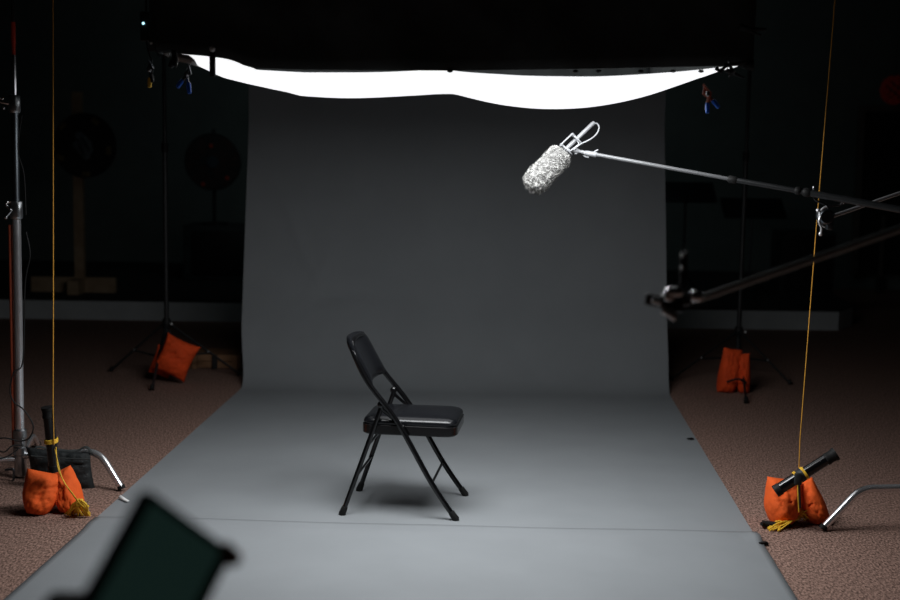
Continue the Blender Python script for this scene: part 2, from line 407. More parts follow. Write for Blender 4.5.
bm = bm_(); rings = []
for (ins, z) in ((.006, .411), (.003, .420), (.006, .430), (.016, .439), (.035, .445), (.075, .449), (.12, .450)):
    rings.append((outline(W0-ins, W1-ins, l0+ins, l1-ins, max(.02, .055-ins*.3)), z))
stack(bm, rings); obj('seat', bm, M['vinyl'], ch, local=True)
# padded backrest: curved pad following the upper frame
bm = bm_(); NU, NV = 24, 14; fA, bA = [], []
for j in range(NV+1):
    t = j/NV
    zt = .585+.205*t
    ra, rb = [], []
    for i in range(NU+1):
        u = -1+2*i/NU
        wd = (hy-.021)*(1-.14*max(0, (t-.75)/.25)**2)
        rise = -.012*(abs(u)**3)*(t)
        xx = -hx+.118-(zt-.585)*.50 - .030*(1-u*u)
        th = .017*min(1, (1-abs(u)**6)*1.0+.02)*min(1, (1-abs(2*t-1)**6)+.1)
        nrm = V((.88, 0, .47))
        base_ = V((xx, u*wd, zt+rise))
        ra.append(bm.verts.new(base_+nrm*(th+.004))); rb.append(bm.verts.new(base_-nrm*(th*.6+.006)))
    fA.append(ra); bA.append(rb)
for j in range(NV):
    for i in range(NU):
        bm.faces.new((fA[j][i], fA[j][i+1], fA[j+1][i+1], fA[j+1][i])); bm.faces.new((bA[j][i+1], bA[j][i], bA[j+1][i], bA[j+1][i+1]))
for j in range(NV):
    bm.faces.new((fA[j][0], fA[j+1][0], bA[j+1][0], bA[j][0])); bm.faces.new((fA[j][NU], bA[j][NU], bA[j+1][NU], fA[j+1][NU]))
for i in range(NU):
    bm.faces.new((fA[0][i], bA[0][i], bA[0][i+1], fA[0][i+1])); bm.faces.new((fA[NV][i], fA[NV][i+1], bA[NV][i+1], bA[NV][i]))
obj('backrest', bm, M['vinyl'], ch, local=True, angle=60)

# ------------------------------------------------------------------ overhead light: black skirted frame with sagging lit cloth
OY0, OY1 = 4.6, 6.75
def px2(px, py): return P(px, py, OY0)
XL, XR = px2(158, 60).x, px2(745, 60).x
ZS = px2(450, 70.5).z
oh = thing('overhead_softbox', ((XL+XR)/2, (OY0+OY1)/2, ZS), 'large black-skirted overhead softbox with glowing white sagging diffusion cloth hung over the chair', 'softbox')
def fb(u):
    px = 150+u*(752-150)
    pts = [(150, 52), (165, 53), (215, 57), (232, 60), (250, 68), (300, 70), (450, 71), (600, 69), (735, 66), (752, 69)]
    for (a, ya), (b_, yb) in zip(pts, pts[1:]):
        if px <= b_: return px2(px, ya+(yb-ya)*(px-a)/(b_-a)).z
    return px2(px, 69).z
NXs, NYs = 96, 40
far_half = None
bm = bm_(); grid = []
for j in range(NYs+1):
    v = j/NYs; row = []
    for i in range(NXs+1):
        u = i/NXs
        x = XL+.03+(XR-XL-.05)*u; y = OY0+.012+(OY1-OY0)*v
        # two sagging lobes, meeting at a middle tie
        lobeL = max(0, math.sin(math.pi*min(1, u/.49)))**.75 if u < .49 else 0
        lobeR = max(0, math.sin(math.pi*min(1, (u-.49)/.51)))**.75 if u >= .49 else 0
        sag = (.045*lobeL+.104*lobeR)*(math.sin(math.pi*min(1, v*.93+.07)))**.8
        sag += .012*math.sin(math.pi*v)*math.sin(math.pi*u)
        lift = .045*max(0, 1-u/.16)**1*(1-v)        # near left corner is tied higher
        hem = fb((8+u*587)/602)*(1-v)+(px2(158+u*587, 70.5-4.0*u*u).z)*v
        cu = max(0, 1-min(u, 1-u)/.17)**2*max(0, (v-.5)/.5)*.07
        z = hem+.006-sag+cu+.002*noise.noise(V((x*5, y*5, 0)))
        row.append(bm.verts.new((x, y, z)))
    grid.append(row)
for j in range(NYs):
    for i in range(NXs): bm.faces.new((grid[j][i], grid[j][i+1], grid[j+1][i+1], grid[j+1][i]))
obj('diffusion_cloth', bm, M['sheet'], oh, angle=80)
# skirts: cloth panels with soft folds
def skirt(name, a, b_, ztop, bottom, nrm, amp=.02, seed=0):
    bm = bm_(); n = 70; mrows = 24; g_ = []
    a, b_ = V(a), V(b_)
    for j in range(mrows+1):
        t = j/mrows; row = []
        for i in range(n+1):
            u = i/n; p = a+(b_-a)*u; zb = bottom(u); z = ztop+(zb-ztop)*t
            d = amp*(noise.noise(V((u*5+seed, t*1.5, seed)))+.5*noise.noise(V((u*11-t*3, t*4, seed+4))))*min(1, (1-t)*5+.12)
            row.append(bm.verts.new(V((p.x, p.y, z))+V(nrm)*d))
        g_.append(row)
    for j in range(mrows):
        for i in range(n): bm.faces.new((g_[j][i], g_[j][i+1], g_[j+1][i+1], g_[j+1][i]))
    o = obj(name, bm, M['blackf'], oh, angle=80); s = o.modifiers.new('t', 'SOLIDIFY'); s.thickness = .004; s.offset = 0
    return o
ZT = ZS+.95
skirt('skirt_panel', (px2(150, 60).x, OY0-.02, 0), (px2(752, 60).x, OY0-.02, 0), ZT, fb, (0, 1, 0), .03, 1)
skirt('skirt_panel', (XL-.0, OY0, 0), (XL-.0, OY1+.04, 0), ZT, lambda u: px2(158, 70).z+.06, (1, 0, 0), .02, 2)
skirt('skirt_panel', (XR+.0, OY0, 0), (XR+.0, OY1+.04, 0), ZT, lambda u: px2(745, 67).z+.03, (1, 0, 0), .02, 3)
skirt('skirt_panel', (XL, OY1+.04, 0), (XR, OY1+.04, 0), ZT, lambda u: px2(158+u*587, 69).z+.05, (0, 1, 0), .02, 4)
bm = bm_(); box(bm, ((XL+XR)/2, (OY0+OY1)/2, ZT+.004), (XR-XL+.04, OY1-OY0+.06, .006)); obj('top_cover', bm, M['blackf'], oh, sm=False)
for (a, b_) in (((XL, OY0+.02), (XR, OY0+.02)), ((XL, OY1+.02), (XR, OY1+.02)), ((XL, OY0+.02), (XL, OY1+.02)), ((XR, OY0+.02), (XR, OY1+.02))):
    bm = bm_(); cyl(bm, (*a, ZT+.03), (*b_, ZT+.03), .016, 12); obj('frame_tube', bm, M['blackm'], oh)
# the gathered, unlit cloth corners
bm = bm_(); q = [px2(164, 53.5), px2(171, 55), px2(173, 53), px2(171, 58.5)]
v = [bm.verts.new(p+V((0, -.03, 0))) for p in q]; bm.faces.new((v[0], v[3], v[1])); bm.faces.new((v[0], v[1], v[2]))
o = obj('cloth_corner', bm, M['flap'], oh); o.modifiers.new('t', 'SOLIDIFY').thickness = .002
bm = bm_(); q = [px2(178, 54), px2(190, 55.5), px2(196, 60), px2(199, 67), px2(190, 64), px2(180, 62)]
v = [bm.verts.new(p+V((0, -.028+.01*(i%2), 0))) for i, p in enumerate(q)]; bm.faces.new(v)
o = obj('cloth_corner', bm, M['flap'], oh); o.modifiers.new('t', 'SOLIDIFY').thickness = .002
# ties along the hem
for px in (450, 575, 598, 640, 672, 700):
    p = px2(px, 71.5)+V((0, -.02, 0)); b2 = bm_(); ball(b2, p, .007, (1.5, 1, .8), 8); obj('hem_tie', b2, M['rubber'], oh)
# suspension: cross pipe on two stands
PZ = ZT+.06
pipe = bm_(); cyl(pipe, (-2.05, 5.87, PZ+.02), (3.2, 5.87, PZ+.02), .024, 14)
# pipes resting crosswise on the frame
props(obj('cross_pipe', pipe, M['blackm']), 'long black pipe above the softbox that carries it', 'pipe')

def wedge_strap(px, y0, y1, wpx, Y):
    a, b_ = P(px, y0, Y), P(px, y1, Y); bm = bm_(); bevbox(bm, (a+b_)/2, (wpx*Y/F, .02, (a-b_).length), .004); return bm
t = thing('clip_strap', px2(213, 77)+V((0,-.05,0)), 'black vertical clip strap with a grey ball near the left corner of the softbox', 'clamp')
obj('strap', wedge_strap(212.5, 50, 77, 5.5, OY0-.06), M['rubber'], t)
bm = bm_(); ball(bm, P(212.3, 49, OY0-.07), .0105); obj('ball_end', bm, M['bead'], t)
t = thing('binder_clip', px2(174, 68)+V((0,-.05,0)), 'black clip with a pale lever on the far left hem of the softbox', 'clamp')
bm = bm_(); bevbox(bm, P(174.5, 58, OY0-.06), (.018, .02, .055), .004); bevbox(bm, P(171.5, 63.5, OY0-.06), (.016, .02, .03), .004, Matrix.Rotation(.35, 3, 'Y')); obj('clip_body', bm, M['rubber'], t)
bm = bm_(); cyl(bm, P(178, 60, OY0-.075), P(176, 67.5, OY0-.075), .0025, 8); obj('lever', bm, M['steel'], t)

def spring_clamp(top_, h1, h2, label, jm, Y, grip=.5, flip=1, g1='blue', g2='blue'):
    top_ = P(*top_, Y); h1 = P(*h1, Y); h2 = P(*h2, Y)
    t = thing('spring_clamp', (top_.x, top_.y, min(h1.z, h2.z)), label, 'clamp', 'spring clamps on the softbox hem')
    piv = top_+(((h1+h2)/2)-top_)*.35
    for h, off, g_ in ((h1, -.008, g1), (h2, .008, g2)):
        b1 = bm_(); tube(b1, [top_+V((off*.6, off, 0)), piv+V((-off*1.2, off, 0)), h+(piv-h)*.45], [.004, .008, .006], 8, sx=.6); a = obj('arm', b1, jm, t)
        b1 = bm_(); tube(b1, [h+(piv-h)*.52, h+(piv-h)*.4, h, h+(h-piv)*.04], [.006, .0078, .0072, .004], 10); obj('handle_grip', b1, M[g_], a)
    b1 = bm_(); cyl(b1, piv+V((0, -.016, 0)), piv+V((0, .016, 0)), .006, 12); ball(b1, piv+V((.0, -.012, -.006)), .007); obj('spring', b1, M['steel'], t)
    return t
spring_clamp((190, 64), (177.5, 87), (189.5, 93), 'steel clamp with two blue grips under the left end of the softbox hem', M['darksteel'], OY0-.04)
spring_clamp((704, 84), (707.5, 112.5), (718.5, 107.5), 'rusty red clamp with two blue grips under the right end of the softbox hem', M['redbrown'], OY0-.04)
spring_clamp((150, 60), (149.5, 87), (152, 82), 'steel clamp with a small yellow tip outside the left corner of the softbox', M['darksteel'], OY0-.02, g1='rope', g2='rubber')
t = thing('corner_clamp', px2(733, 78)+V((0, -.04, 0)), 'tangle of small black clamps at the right corner of the softbox', 'clamp')
bm = bm_()
for a, c in (((724, 66), (746, 62)), ((726, 70), (744, 78)), ((718, 72), (727, 66)), ((716, 68), (722, 73)), ((728, 62), (734, 73))): tube(bm, [P(*a, OY0-.05), P(*c, OY0-.06)], [.008, .0035], 8)
obj('clamp_body', bm, M['rubber'], t)
bm = bm_(); 
for a, c in (((729, 77), (732, 73)), ((733, 73), (735, 71))): cyl(bm, P(*a, OY0-.07), P(*c, OY0-.07), .004, 8)
obj('metal_lever', bm, M['steel'], t)
bm = bm_(); ball(bm, P(728.5, 62, OY0-.07), .004); obj('bead', bm, M['steel'], t)
bm = bm_(); v = [bm.verts.new(px2(*q)+V((0, -.03, 0))) for q in ((736, 66), (752, 60), (752, 71.5), (744, 70))]; bm.faces.new(v); o = obj('skirt_corner', bm, M['blackf'], oh); o.modifiers.new('t', 'SOLIDIFY').thickness = .003
t = thing('articulated_clamp', px2(752, 38), 'small black clamp arm sticking out from the right side of the softbox skirt', 'clamp')
bm = bm_(); tube(bm, [px2(736, 28)+V((0,-.06,0)), px2(745, 31)+V((0,-.06,0)), px2(762, 31)+V((0,-.06,0))], [.012, .009, .005], 8); tube(bm, [px2(740, 30)+V((0,-.06,0)), px2(757, 37)+V((0,-.06,0))], [.008, .004], 8); obj('arm', bm, M['rubber'], t)
t = thing('beaded_cord', px2(155, 60), 'thin cord with a pale bead at the upper left corner of the softbox', 'cord')
bm = bm_(); cyl(bm, px2(155.5, 45)+V((0,-.06,0)), px2(164, 59)+V((0,-.06,0)), .003, 6); obj('cord', bm, M['darksteel'], t)
bm = bm_(); ball(bm, px2(155.3, 44.5)+V((0,-.06,0)), .005); obj('bead', bm, M['bead'], t)
t = thing('power_box', px2(143, 34), 'small black control box with a tiny cyan indicator beside the softbox', 'power box')
bm = bm_(); bevbox(bm, px2(144.5, 26)+V((0, .02, 0)), (.035, .03, .10), .004)
obj('housing', bm, M['rubber'], t)
bm = bm_(); ball(bm, px2(143.3, 23.3)+V((0,.0,0)), .0045, seg=8); obj('indicator', bm, M['led'], t)
bm = bm_(); tube(bm, smooth([px2(144, 32)+V((0,.02,0)), px2(148, 50), px2(152, 60)]), .003, 6); tube(bm, smooth([px2(144.5, 20)+V((0,.02,0)), px2(148, -20), px2(162, -60)]), .004, 6); obj('cable', bm, M['rubber'], t)

# ------------------------------------------------------------------ tripod stands of the backdrop
def tripod(name, c, crownz, feet, topz, label, group, joints=True):
    c = V((c.x, c.y, 0)); t = thing(name, c, label, 'light stand', group)
    bm = bm_(); tube(bm, [c+V((0,0,.08)), c+V((0,0,1.55))], .016, 14); obj('pole', bm, M['blackm'], t)
    bm = bm_(); tube(bm, [c+V((0,0,1.5)), c+V((0,0,topz))], .0125, 14); obj('pole', bm, M['blackm'], t)
    bm = bm_(); tube(bm, [c+V((0,0,crownz-.03)), c+V((0,0,crownz-.02)), c+V((0,0,crownz+.03)), c+V((0,0,crownz+.04))], [.02, .028, .028, .02], 16); obj('crown', bm, M['rubber'], t); bm = bm_(); tube(bm, [c+V((0,0,.10)), c+V((0,0,.14))], .024, 14)
    cl = obj('collar', bm, M['rubber'], t)
    bm = bm_(); tube(bm, [c+V((0,0,1.49)), c+V((0,0,1.55))], .022, 14); obj('pole_clamp', bm, M['rubber'], t)
    bm = bm_(); ball(bm, c+V((.04, -.03, crownz+.005)), .009); obj('knob', bm, M['bead'], cl)
    for f in feet:
        f = V(f); s_ = c+V((0,0,crownz)); d = (f-c).normalized()*.022; mid = s_+d+(f-s_-d)*.55
        bm = bm_(); tube(bm, [s_+d, f+V((0,0,.012))], .010, 10, sx=.7); lg = obj('leg', bm, M['blackm'], t)
        bm = bm_(); tube(bm, [f+V((0,0,.024))+(s_-f)*.03, f+V((0,0,.009))], [.013, .015], 10); obj('rubber_foot', bm, M['rubber'], lg)
        bm = bm_(); tube(bm, [mid, c+V((0,0,.12))+d], .007, 8); obj('brace', bm, M['blackm'], t)
        bm = bm_(); ball(bm, mid+V((0,-.012,.008)), .008); obj('rivet', bm, M['steel'], lg)
    return t
cL = G(167, 375.5); cR = G(737, 374)
def zat(px, py, Y): return P(px, py, Y).z
tripod('backdrop_stand', cL, zat(167, 324, cL.y), [G(152, 391), G(111, 372), G(240, 376)], TOPZ+.05, 'black tripod stand left of the grey backdrop holding an orange sandbag', 'backdrop stands')
tripod('backdrop_stand', cR, zat(737, 332, cR.y), [G(746, 404), G(790, 385), G(671, 381)], TOPZ+.05, 'black tripod stand right of the grey backdrop with an orange sandbag on it', 'backdrop stands')
bm = bm_(); cyl(bm, (cL.x-.05, (cL.y+cR.y)/2, TOPZ+.03), (cR.x+.05, (cL.y+cR.y)/2, TOPZ+.03), .02, 14)
for s in ():
    pass
cb = obj('backdrop_crossbar', bm, M['blackm']); cb.location.z += .03
props(cb, 'black crossbar high over the backdrop between its two stands', 'pipe')

# ------------------------------------------------------------------ cloth bags
def pouch(bm, c, ux, uz, w_, h_, th, seed=0, ear=.12, wr=.012, fat=.25, rows=26, skew=0, tp=0):
    ux = V(ux).normalized(); uz = V(uz).normalized(); n = ux.cross(uz).normalized()
    F_, B_ = [], []
    for j in range(rows+1):
        v = -1+2*j/rows; ra, rb = [], []
        for i in range(rows+1):
            u = -1+2*i/rows
            sx = 1-ear*(1-abs(v)**2.2); sz = 1-ear*.8*(1-abs(u)**2.2)
            prof_ = max(0, (1-abs(u)**3.0)*(1-abs(v)**3.0))**.5
            hh = th*prof_*(1-fat*v)
            x = u*w_*sx*(1-tp*max(0, -v)**1.6)+skew*v*w_; z = v*h_*sz
            a_ = u*.9+v*.7*(1 if seed % 2 else -1); b_n = v*2.6-u*1.6*(1 if seed % 2 else -1)
            nz = wr*(.8*noise.noise(V((u*1.8+seed, v*2.2, seed)))-1.5*max(0, 1-abs(noise.noise(V((a_+seed, b_n, seed+2))))*4.5)**2*.55-.5*max(0, 1-abs(noise.noise(V((b_n*.7, a_*2.4+seed, seed+7))))*5)**2+.25*noise.noise(V((u*7, v*7, seed))))*prof_
            base_ = V(c)+ux*x+uz*z
            p1 = base_+n*(hh+nz); ra.append(p1)
            edge_ = i in (0, rows) or j in (0, rows)
            rb.append(base_-n*(hh+nz*.7) if not edge_ else None)
        F_.append([bm.verts.new(p) for p in ra]); B_.append([bm.verts.new(p) if p is not None else None for p in rb])
    for j in range(rows+1):
        for i in range(rows+1):
            if B_[j][i] is None: B_[j][i] = F_[j][i]
    for j in range(rows):
        for i in range(rows):
            for g_, fl in ((F_, 0), (B_, 1)):
                q = [g_[j][i], g_[j][i+1], g_[j+1][i+1], g_[j+1][i]]
                if fl: q = q[::-1]
                q2 = list(dict.fromkeys(q))
                try: bm.faces.new(q2)
                except ValueError: pass
def clampfloor(o, z=0.003):
    mw = inv(o).inverted()
    for v in o.data.vertices:
        p = mw @ v.co
        if p.z < z: p.z = z+(p.z-z)*.04; v.co = mw.inverted() @ p
def bag(loc, label, lobes, mt, Y, handle=None, group='orange sandbags'):
    t = thing('sandbag', (loc.x, loc.y, 0), label, 'sandbag', group)
    for L in lobes:
        bm = bm_(); pouch(bm, *L[0], **L[1]); o = obj('pouch', bm, mt, t, angle=70); clampfloor(o)
    if handle:
        bm = bm_(); tube(bm, smooth(handle, 8), .011, 8, sx=.35); obj('strap', bm, M['nylon'], t)
    return t
def D2(a):                                # in-picture direction (degrees, 0 = right, 90 = up), slightly leaned
    a = math.radians(a); return V((math.cos(a), 0, math.sin(a)))
def lob(px, py, Y, wpx, hpx, ang, th, yaw=0, lean=0, **k):
    s = Y/F; R = Matrix.Rotation(math.radians(yaw), 3, 'Z') @ Matrix.Rotation(math.radians(lean), 3, 'X')
    return ((P(px, py, Y), R @ D2(ang), R @ D2(ang+90), wpx*s, hpx*s, th), k)
YL = G(50, 512).y
bag(P(52, 515, YL), 'orange sandbag on the carpet at left below a standing black tube', [
    lob(41, 494, YL, 19, 23, -12, .072, yaw=10, lean=-12, seed=1, tp=.55, ear=.02, wr=.011),
    lob(67, 492, YL+.03, 14, 24, 26, .060, yaw=-20, lean=-8, seed=5, tp=.35, ear=.02, wr=.011)], M['orange'], YL)
YR = G(795, 523).y
bag(P(795, 520, YR), 'orange sandbag on the carpet at right under a leaning black tube', [
    lob(783, 502, YR, 19, 24, -8, .075, yaw=10, lean=-14, seed=9, tp=.55, ear=.02, wr=.011),
    lob(811, 504, YR+.03, 14, 24, 32, .060, yaw=-22, lean=-8, seed=14, tp=.35, ear=.02, wr=.011)], M['orange'], YR)
Yb = G(180, 381).y-.10
bag(P(175, 380, Yb), 'orange sandbag hanging tilted on the left backdrop stand', [
    lob(176, 357.5, Yb-.02, 18, 20, -25, .055, yaw=6, seed=21, ear=.10, fat=.1),
    lob(163, 362, Yb+.10, 13, 15, -25, .04, yaw=50, seed=25)], M['orange2'], Yb,
    [P(166, 337, Yb), P(168, 331, Yb+.02), P(171, 337, Yb+.05)])
Yc = G(735, 393).y-.02
bag(P(735, 392, Yc), 'orange sandbag draped over the leg of the right backdrop stand', [
    lob(729, 371, Yc+.05, 10, 23, -9, .065, yaw=10, seed=31, ear=.02, fat=.45, tp=.15),
    lob(743, 374, Yc+.05, 7.5, 21, 5, .055, yaw=-12, seed=36, ear=.02, fat=.45, tp=.3)], M['orange2'], Yc,
    [P(727, 382, Yc-.05), P(738, 379, Yc-.085), P(746, 383, Yc-.05)])

# black capped tubes tied to ropes
def cap_tube(a, b_, r, label, Y, bands, nose=False):
    t = thing('black_tube', (min(a, b_, key=lambda q: q.z)), label, 'tube', 'black capped tubes on the orange sandbags')
    d = (b_-a).normalized(); L = (b_-a).length
    bm = bm_(); tube(bm, [a, b_-d*L*.12], r, 24); obj('tube_body', bm, M['black'], t)
    bm = bm_(); tube(bm, [b_-d*L*.17, b_-d*L*.165, b_-d*L*.13, b_-d*L*.12, b_-d*.012, b_-d*.011, b_], [r*1.02, r*1.1, r*1.1, r*1.04, r*1.08, r*1.2, r*1.2], 24); obj('end_cap', bm, M['rubber'], t)
    bm = bm_(); tube(bm, [a-d*.004, a+d*.02, a+d*.022], [r*1.1, r*1.1, r], 24); obj('end_cap', bm, M['rubber'], t)
    return t
YT = YL-.07
a, b_ = P(54.5, 470, YT), P(47.5, 407, YT-.02); cap_tube(a, b_, .0225, 'black capped tube standing upright on the left orange sandbag', YT, None)
dt_ = (b_-a).normalized()
def windings(bm, c, d, r, n, pitch, rr, jit=.15):
    d = d.normalized(); u = d.orthogonal().normalized(); w2 = d.cross(u); pts = []
    for i in range(n*14+1):
        t = i/14; an = 2*math.pi*t
        pts.append(c+d*(pitch*(t-n/2))+(u*math.cos(an)+w2*math.sin(an))*(r+.0012*math.sin(i*1.3)))
    tube(bm, pts, rr, 8)
def tassel(bm, c, sprd, n, seed, rr=.0035, flat=.4, z0=.005):
    rnd = random.Random(seed)
    for k in range(n):
        an = rnd.uniform(0, 6.28); R_ = rnd.uniform(.3, 1)*sprd; pts = []
        cc = c+V((rnd.uniform(-.5, .5)*sprd, rnd.uniform(-.4, .4)*sprd, 0)); cc.z = c.z
        m_ = 5
        for i in range(m_):
            a_ = an+2*math.pi*i/m_; pts.append(cc+V((math.cos(a_)*R_*.7, math.sin(a_)*R_*.5, rnd.uniform(0, flat)*sprd)))
        tube(bm, smooth(pts, 5, True), rr, 6, closed=True)
tl = thing('tie_down_rope', G(53, 516), 'thin yellow rope running straight up from the tube on the left orange sandbag', 'rope', 'yellow ropes rising from the sandbags')
bm = bm_(); tube(bm, [P(54, 445, YT-.035), P(53, 405, YT-.03), P(53.3, 300, YT), P(53, 0, YT), V((P(53, 0, YT).x, YT, ZC-.01))], .0022, 8); obj('line', bm, M['ropedull'], tl)
bm = bm_(); windings(bm, a+dt_*(.125), dt_, .0255, 3, .006, .0032); obj('knot', bm, M['rope'], tl)
bm = bm_(); tube(bm, smooth([P(56, 447, YT-.03), P(58, 468, YT-.05), P(66, 485, YT-.09), P(79, 503, YT-.05)]), .0025, 6)
tube(bm, smooth([P(55, 449, YT-.03), P(62, 478, YT-.09), P(73, 494, YT-.09), P(81, 505, YT-.06)]), .0022, 6); obj('slack', bm, M['rope'], tl)
bm = bm_(); rnd = random.Random(3)
for i in range(26):
    s0 = P(80+rnd.uniform(-3, 3), 502+rnd.uniform(-3, 3), YT-.03); e0 = G(75+rnd.uniform(-8, 15), 515+rnd.uniform(-4, 1), .006)
    tube(bm, smooth([s0, (s0+e0)/2+V((rnd.uniform(-.02, .02), -.01, .012)), e0+V((rnd.uniform(-.01,.01), 0, 0))], 5), .0045, 6)
tassel(bm, G(82, 508, .02), .03, 6, 4); obj('rope_bundle', bm, M['rope'], tl)

YQ = YR-.09
a, b_ = P(776, 491, YQ-.02), P(836, 453.5, YQ-.02); cap_tube(a, b_, .0235, 'black capped tube leaning across the right orange sandbag', YQ, None)
dt_ = (b_-a).normalized()
tr = thing('tie_down_rope', G(800, 522), 'thin yellow rope rising from the tube on the right orange sandbag past the boom pole', 'rope', 'yellow ropes rising from the sandbags')
kn = a+dt_*((P(799, 476, YQ)-a).length)
bm = bm_(); tp = P(835, 0, YQ-.02); lw_ = P(799, 468, YQ); tube(bm, [lw_, P(800, 440, YQ), P(817, 220, YQ), tp, tp+(tp-P(817, 220, YQ)).normalized()*((ZC-.01-tp.z)/(tp-P(817,220,YQ)).normalized().z)], .0022, 8); obj('line', bm, M['ropedull'], tr)
bm = bm_(); windings(bm, kn-dt_*.012, dt_, .0262, 2, .006, .003); windings(bm, kn+dt_*.022, dt_, .0262, 2, .006, .003); obj('knot', bm, M['rope'], tr)
bm = bm_(); bb = kn+dt_*.002; tube(bm, [bb-dt_*.012, bb+dt_*.014], .0275, 20); bevbox(bm, P(798, 479, YQ-.05), (.03, .02, .05), .006); tube(bm, [P(799, 483, YQ-.05), P(800, 508, YQ-.03)], .005, 8); obj('black_tie', bm, M['nylon'], tr)
bm = bm_(); tube(bm, smooth([P(797.5, 482, YQ-.055), P(798, 495, YQ-.06), P(799, 512, YQ-.05)]), .0025, 6); obj('slack', bm, M['rope'], tr)
bm = bm_(); rnd = random.Random(8)
for i in range(16):
    s0 = G(799+rnd.uniform(-4, 4), 517+rnd.uniform(-3, 3), .03); e0 = G(774+rnd.uniform(-8, 10), 529+rnd.uniform(-3, 2), .006)
    tube(bm, smooth([s0, (s0+e0)/2+V((rnd.uniform(-.02, .02), rnd.uniform(-.02, .01), .012)), e0], 5), .0036, 6)
tassel(bm, G(801, 519, .02), .036, 9, 5, rr=.0028, flat=1.3); obj('rope_bundle', bm, M['rope'], tr)
bm = bm_(); g = G(768, 523, .02); tube(bm, [g+V((-.025, 0, -.002)), g+V((.03, -.01, -.004))], [.014, .012], 12); tube(bm, [g+V((-.02,-.01,0)), g+V((-.032,-.02,.002))], [.007,.008], 8)
props(obj('spare_clip', bm, M['rubber']), 'small black rubber clip on the carpet beside the right orange sandbag', 'clip')

# ------------------------------------------------------------------ chrome stand at left
YS = 5.87
sx_, zz = P(21, 470, YS).x, lambda y: P(20, y, YS).z
LEAN = .006; base = V((sx_, YS, 0)); AX = lambda z: V((sx_+(z-.3)*LEAN, YS, z))
cs = thing('chrome_stand', base, 'tall chrome rolling light stand with clamp collars at the left edge', 'light stand')
bm = bm_(); tube(bm, [AX(zz(470)), AX(zz(212))], .0195, 20); obj('lower_pole', bm, M['legchrome'], cs)
bm = bm_(); tube(bm, [AX(zz(222)), AX(zz(100))], .0165, 20); obj('middle_pole', bm, M['darksteel'], cs)
bm = bm_(); tube(bm, [AX(zz(115)), AX(zz(55))], .0105, 16); obj('upper_pole', bm, M['chrome'], cs)
bm = bm_(); tube(bm, [AX(zz(56)), AX(zz(24))], .0085, 16); tube(bm, [AX(zz(44)), AX(zz(22))], .010, 14); obj('red_band', bm, M['red'], cs)
bm = bm_(); tube(bm, [AX(zz(22)), AX(PZ+.07)], .0085, 12); obj('top_pole', bm, M['blackm'], cs)
for (y0, y1, s_, r_) in ((113, 95, 1, .026), (219, 201, 2, .029)):
    bm = bm_(); z0, z1 = zz(y0), zz(y1)
    tube(bm, [AX(z0), AX(z0+.006), AX(z1-.006), AX(z1)], [r_*.85, r_, r_, r_*.85], 20); bevbox(bm, AX((z0+z1)/2)+V((.004, -.02, 0)), (.03, .03, (z1-z0)*.8), .004)
    cl = obj('clamp_collar', bm, M['steel'], cs)
    bm = bm_(); zc = (z0+z1)/2
    if s_ == 1:
        tube(bm, [AX(zc)+V((-.02, -.01, 0)), AX(zc)+V((-.05, -.02, .005)), AX(zc)+V((-.075, -.02, .02))], [.006, .006, .005], 8)
        ball(bm, AX(zc)+V((-.045, -.025, .022)), .008); ball(bm, AX(zc)+V((-.04, -.025, -.02)), .007); tube(bm, [AX(zc)+V((-.10, -.02, -.012)), AX(zc)+V((-.06, -.02, .03))], [.008, .012], 8)
    else:
        tube(bm, smooth([AX(zc)+V((-.012, -.035, .04)), AX(zc)+V((-.035, -.035, .025)), AX(zc)+V((-.014, -.035, 0)), AX(zc)+V((-.036, -.035, -.03))]), .0055, 8)
        ball(bm, AX(zc)+V((-.036, -.035, -.032)), .009); ball(bm, AX(zc)+V((-.028, -.035, .035)), .009)
    obj('tee_handle', bm, M['chrome'], cl)
bm = bm_(); tube(bm, [AX(zz(446))+V((-.030, .0, 0)), AX(zz(225))+V((-.030, 0, 0))], .008, 10); obj('brace_rod', bm, M['redbrown'], cs)
# hub, legs
bm = bm_(); z0 = zz(476); z1 = zz(430)
tube(bm, [AX(z0), AX(z0+.01), AX(zz(455)), AX(zz(454)), AX(zz(447)), AX(zz(446)), AX(zz(438)), AX(zz(437)), AX(z1), AX(z1+.006)], [.02, .027, .027, .033, .033, .027, .027, .032, .030, .024], 24); hub = obj('hub', bm, M['steel'], cs)
ft = G(121.5, 491); hz = zz(456)
b1 = P(99, 452, ft.y+.05)
bm = bm_(); tube(bm, bend([AX(hz), V((AX(hz).x+(b1.x-AX(hz).x), ft.y+.05, b1.z+.004)), ft+V((0,0,.014))], .07, 8), .0150, 16); lg = obj('leg', bm, M['legchrome'], cs)
bm = bm_(); tube(bm, [ft+V((-.004, 0, .026)), ft+V((.002, 0, .011))], [.0165, .0175], 14); obj('rubber_foot', bm, M['rubber'], lg)
for dx, dy in ((-.62, -.28), (-.12, .62)):
    f2 = base+V((dx, dy, 0)); bn = base+V((dx*.72, dy*.72, hz+.0))
    bm = bm_(); tube(bm, bend([AX(hz-.012), bn, f2+V((0, 0, .014))], .07, 8), .0125, 16); lg = obj('leg', bm, M['legchrome'], cs)
    bm = bm_(); tube(bm, [f2+V((0, 0, .026)), f2+V((0, 0, .011))], [.0145, .0155], 14); obj('rubber_foot', bm, M['rubber'], lg)
bm = bm_(); pp = [P(5, 470, YS-.06), P(14, 469, YS-.06), P(13.5, 481, YS-.06), P(3, 484, YS-.06)]
tube(bm, bend(pp+[P(-8, 484, YS-.06)], .01), .006, 8); obj('bracket', bm, M['darksteel'], cs)
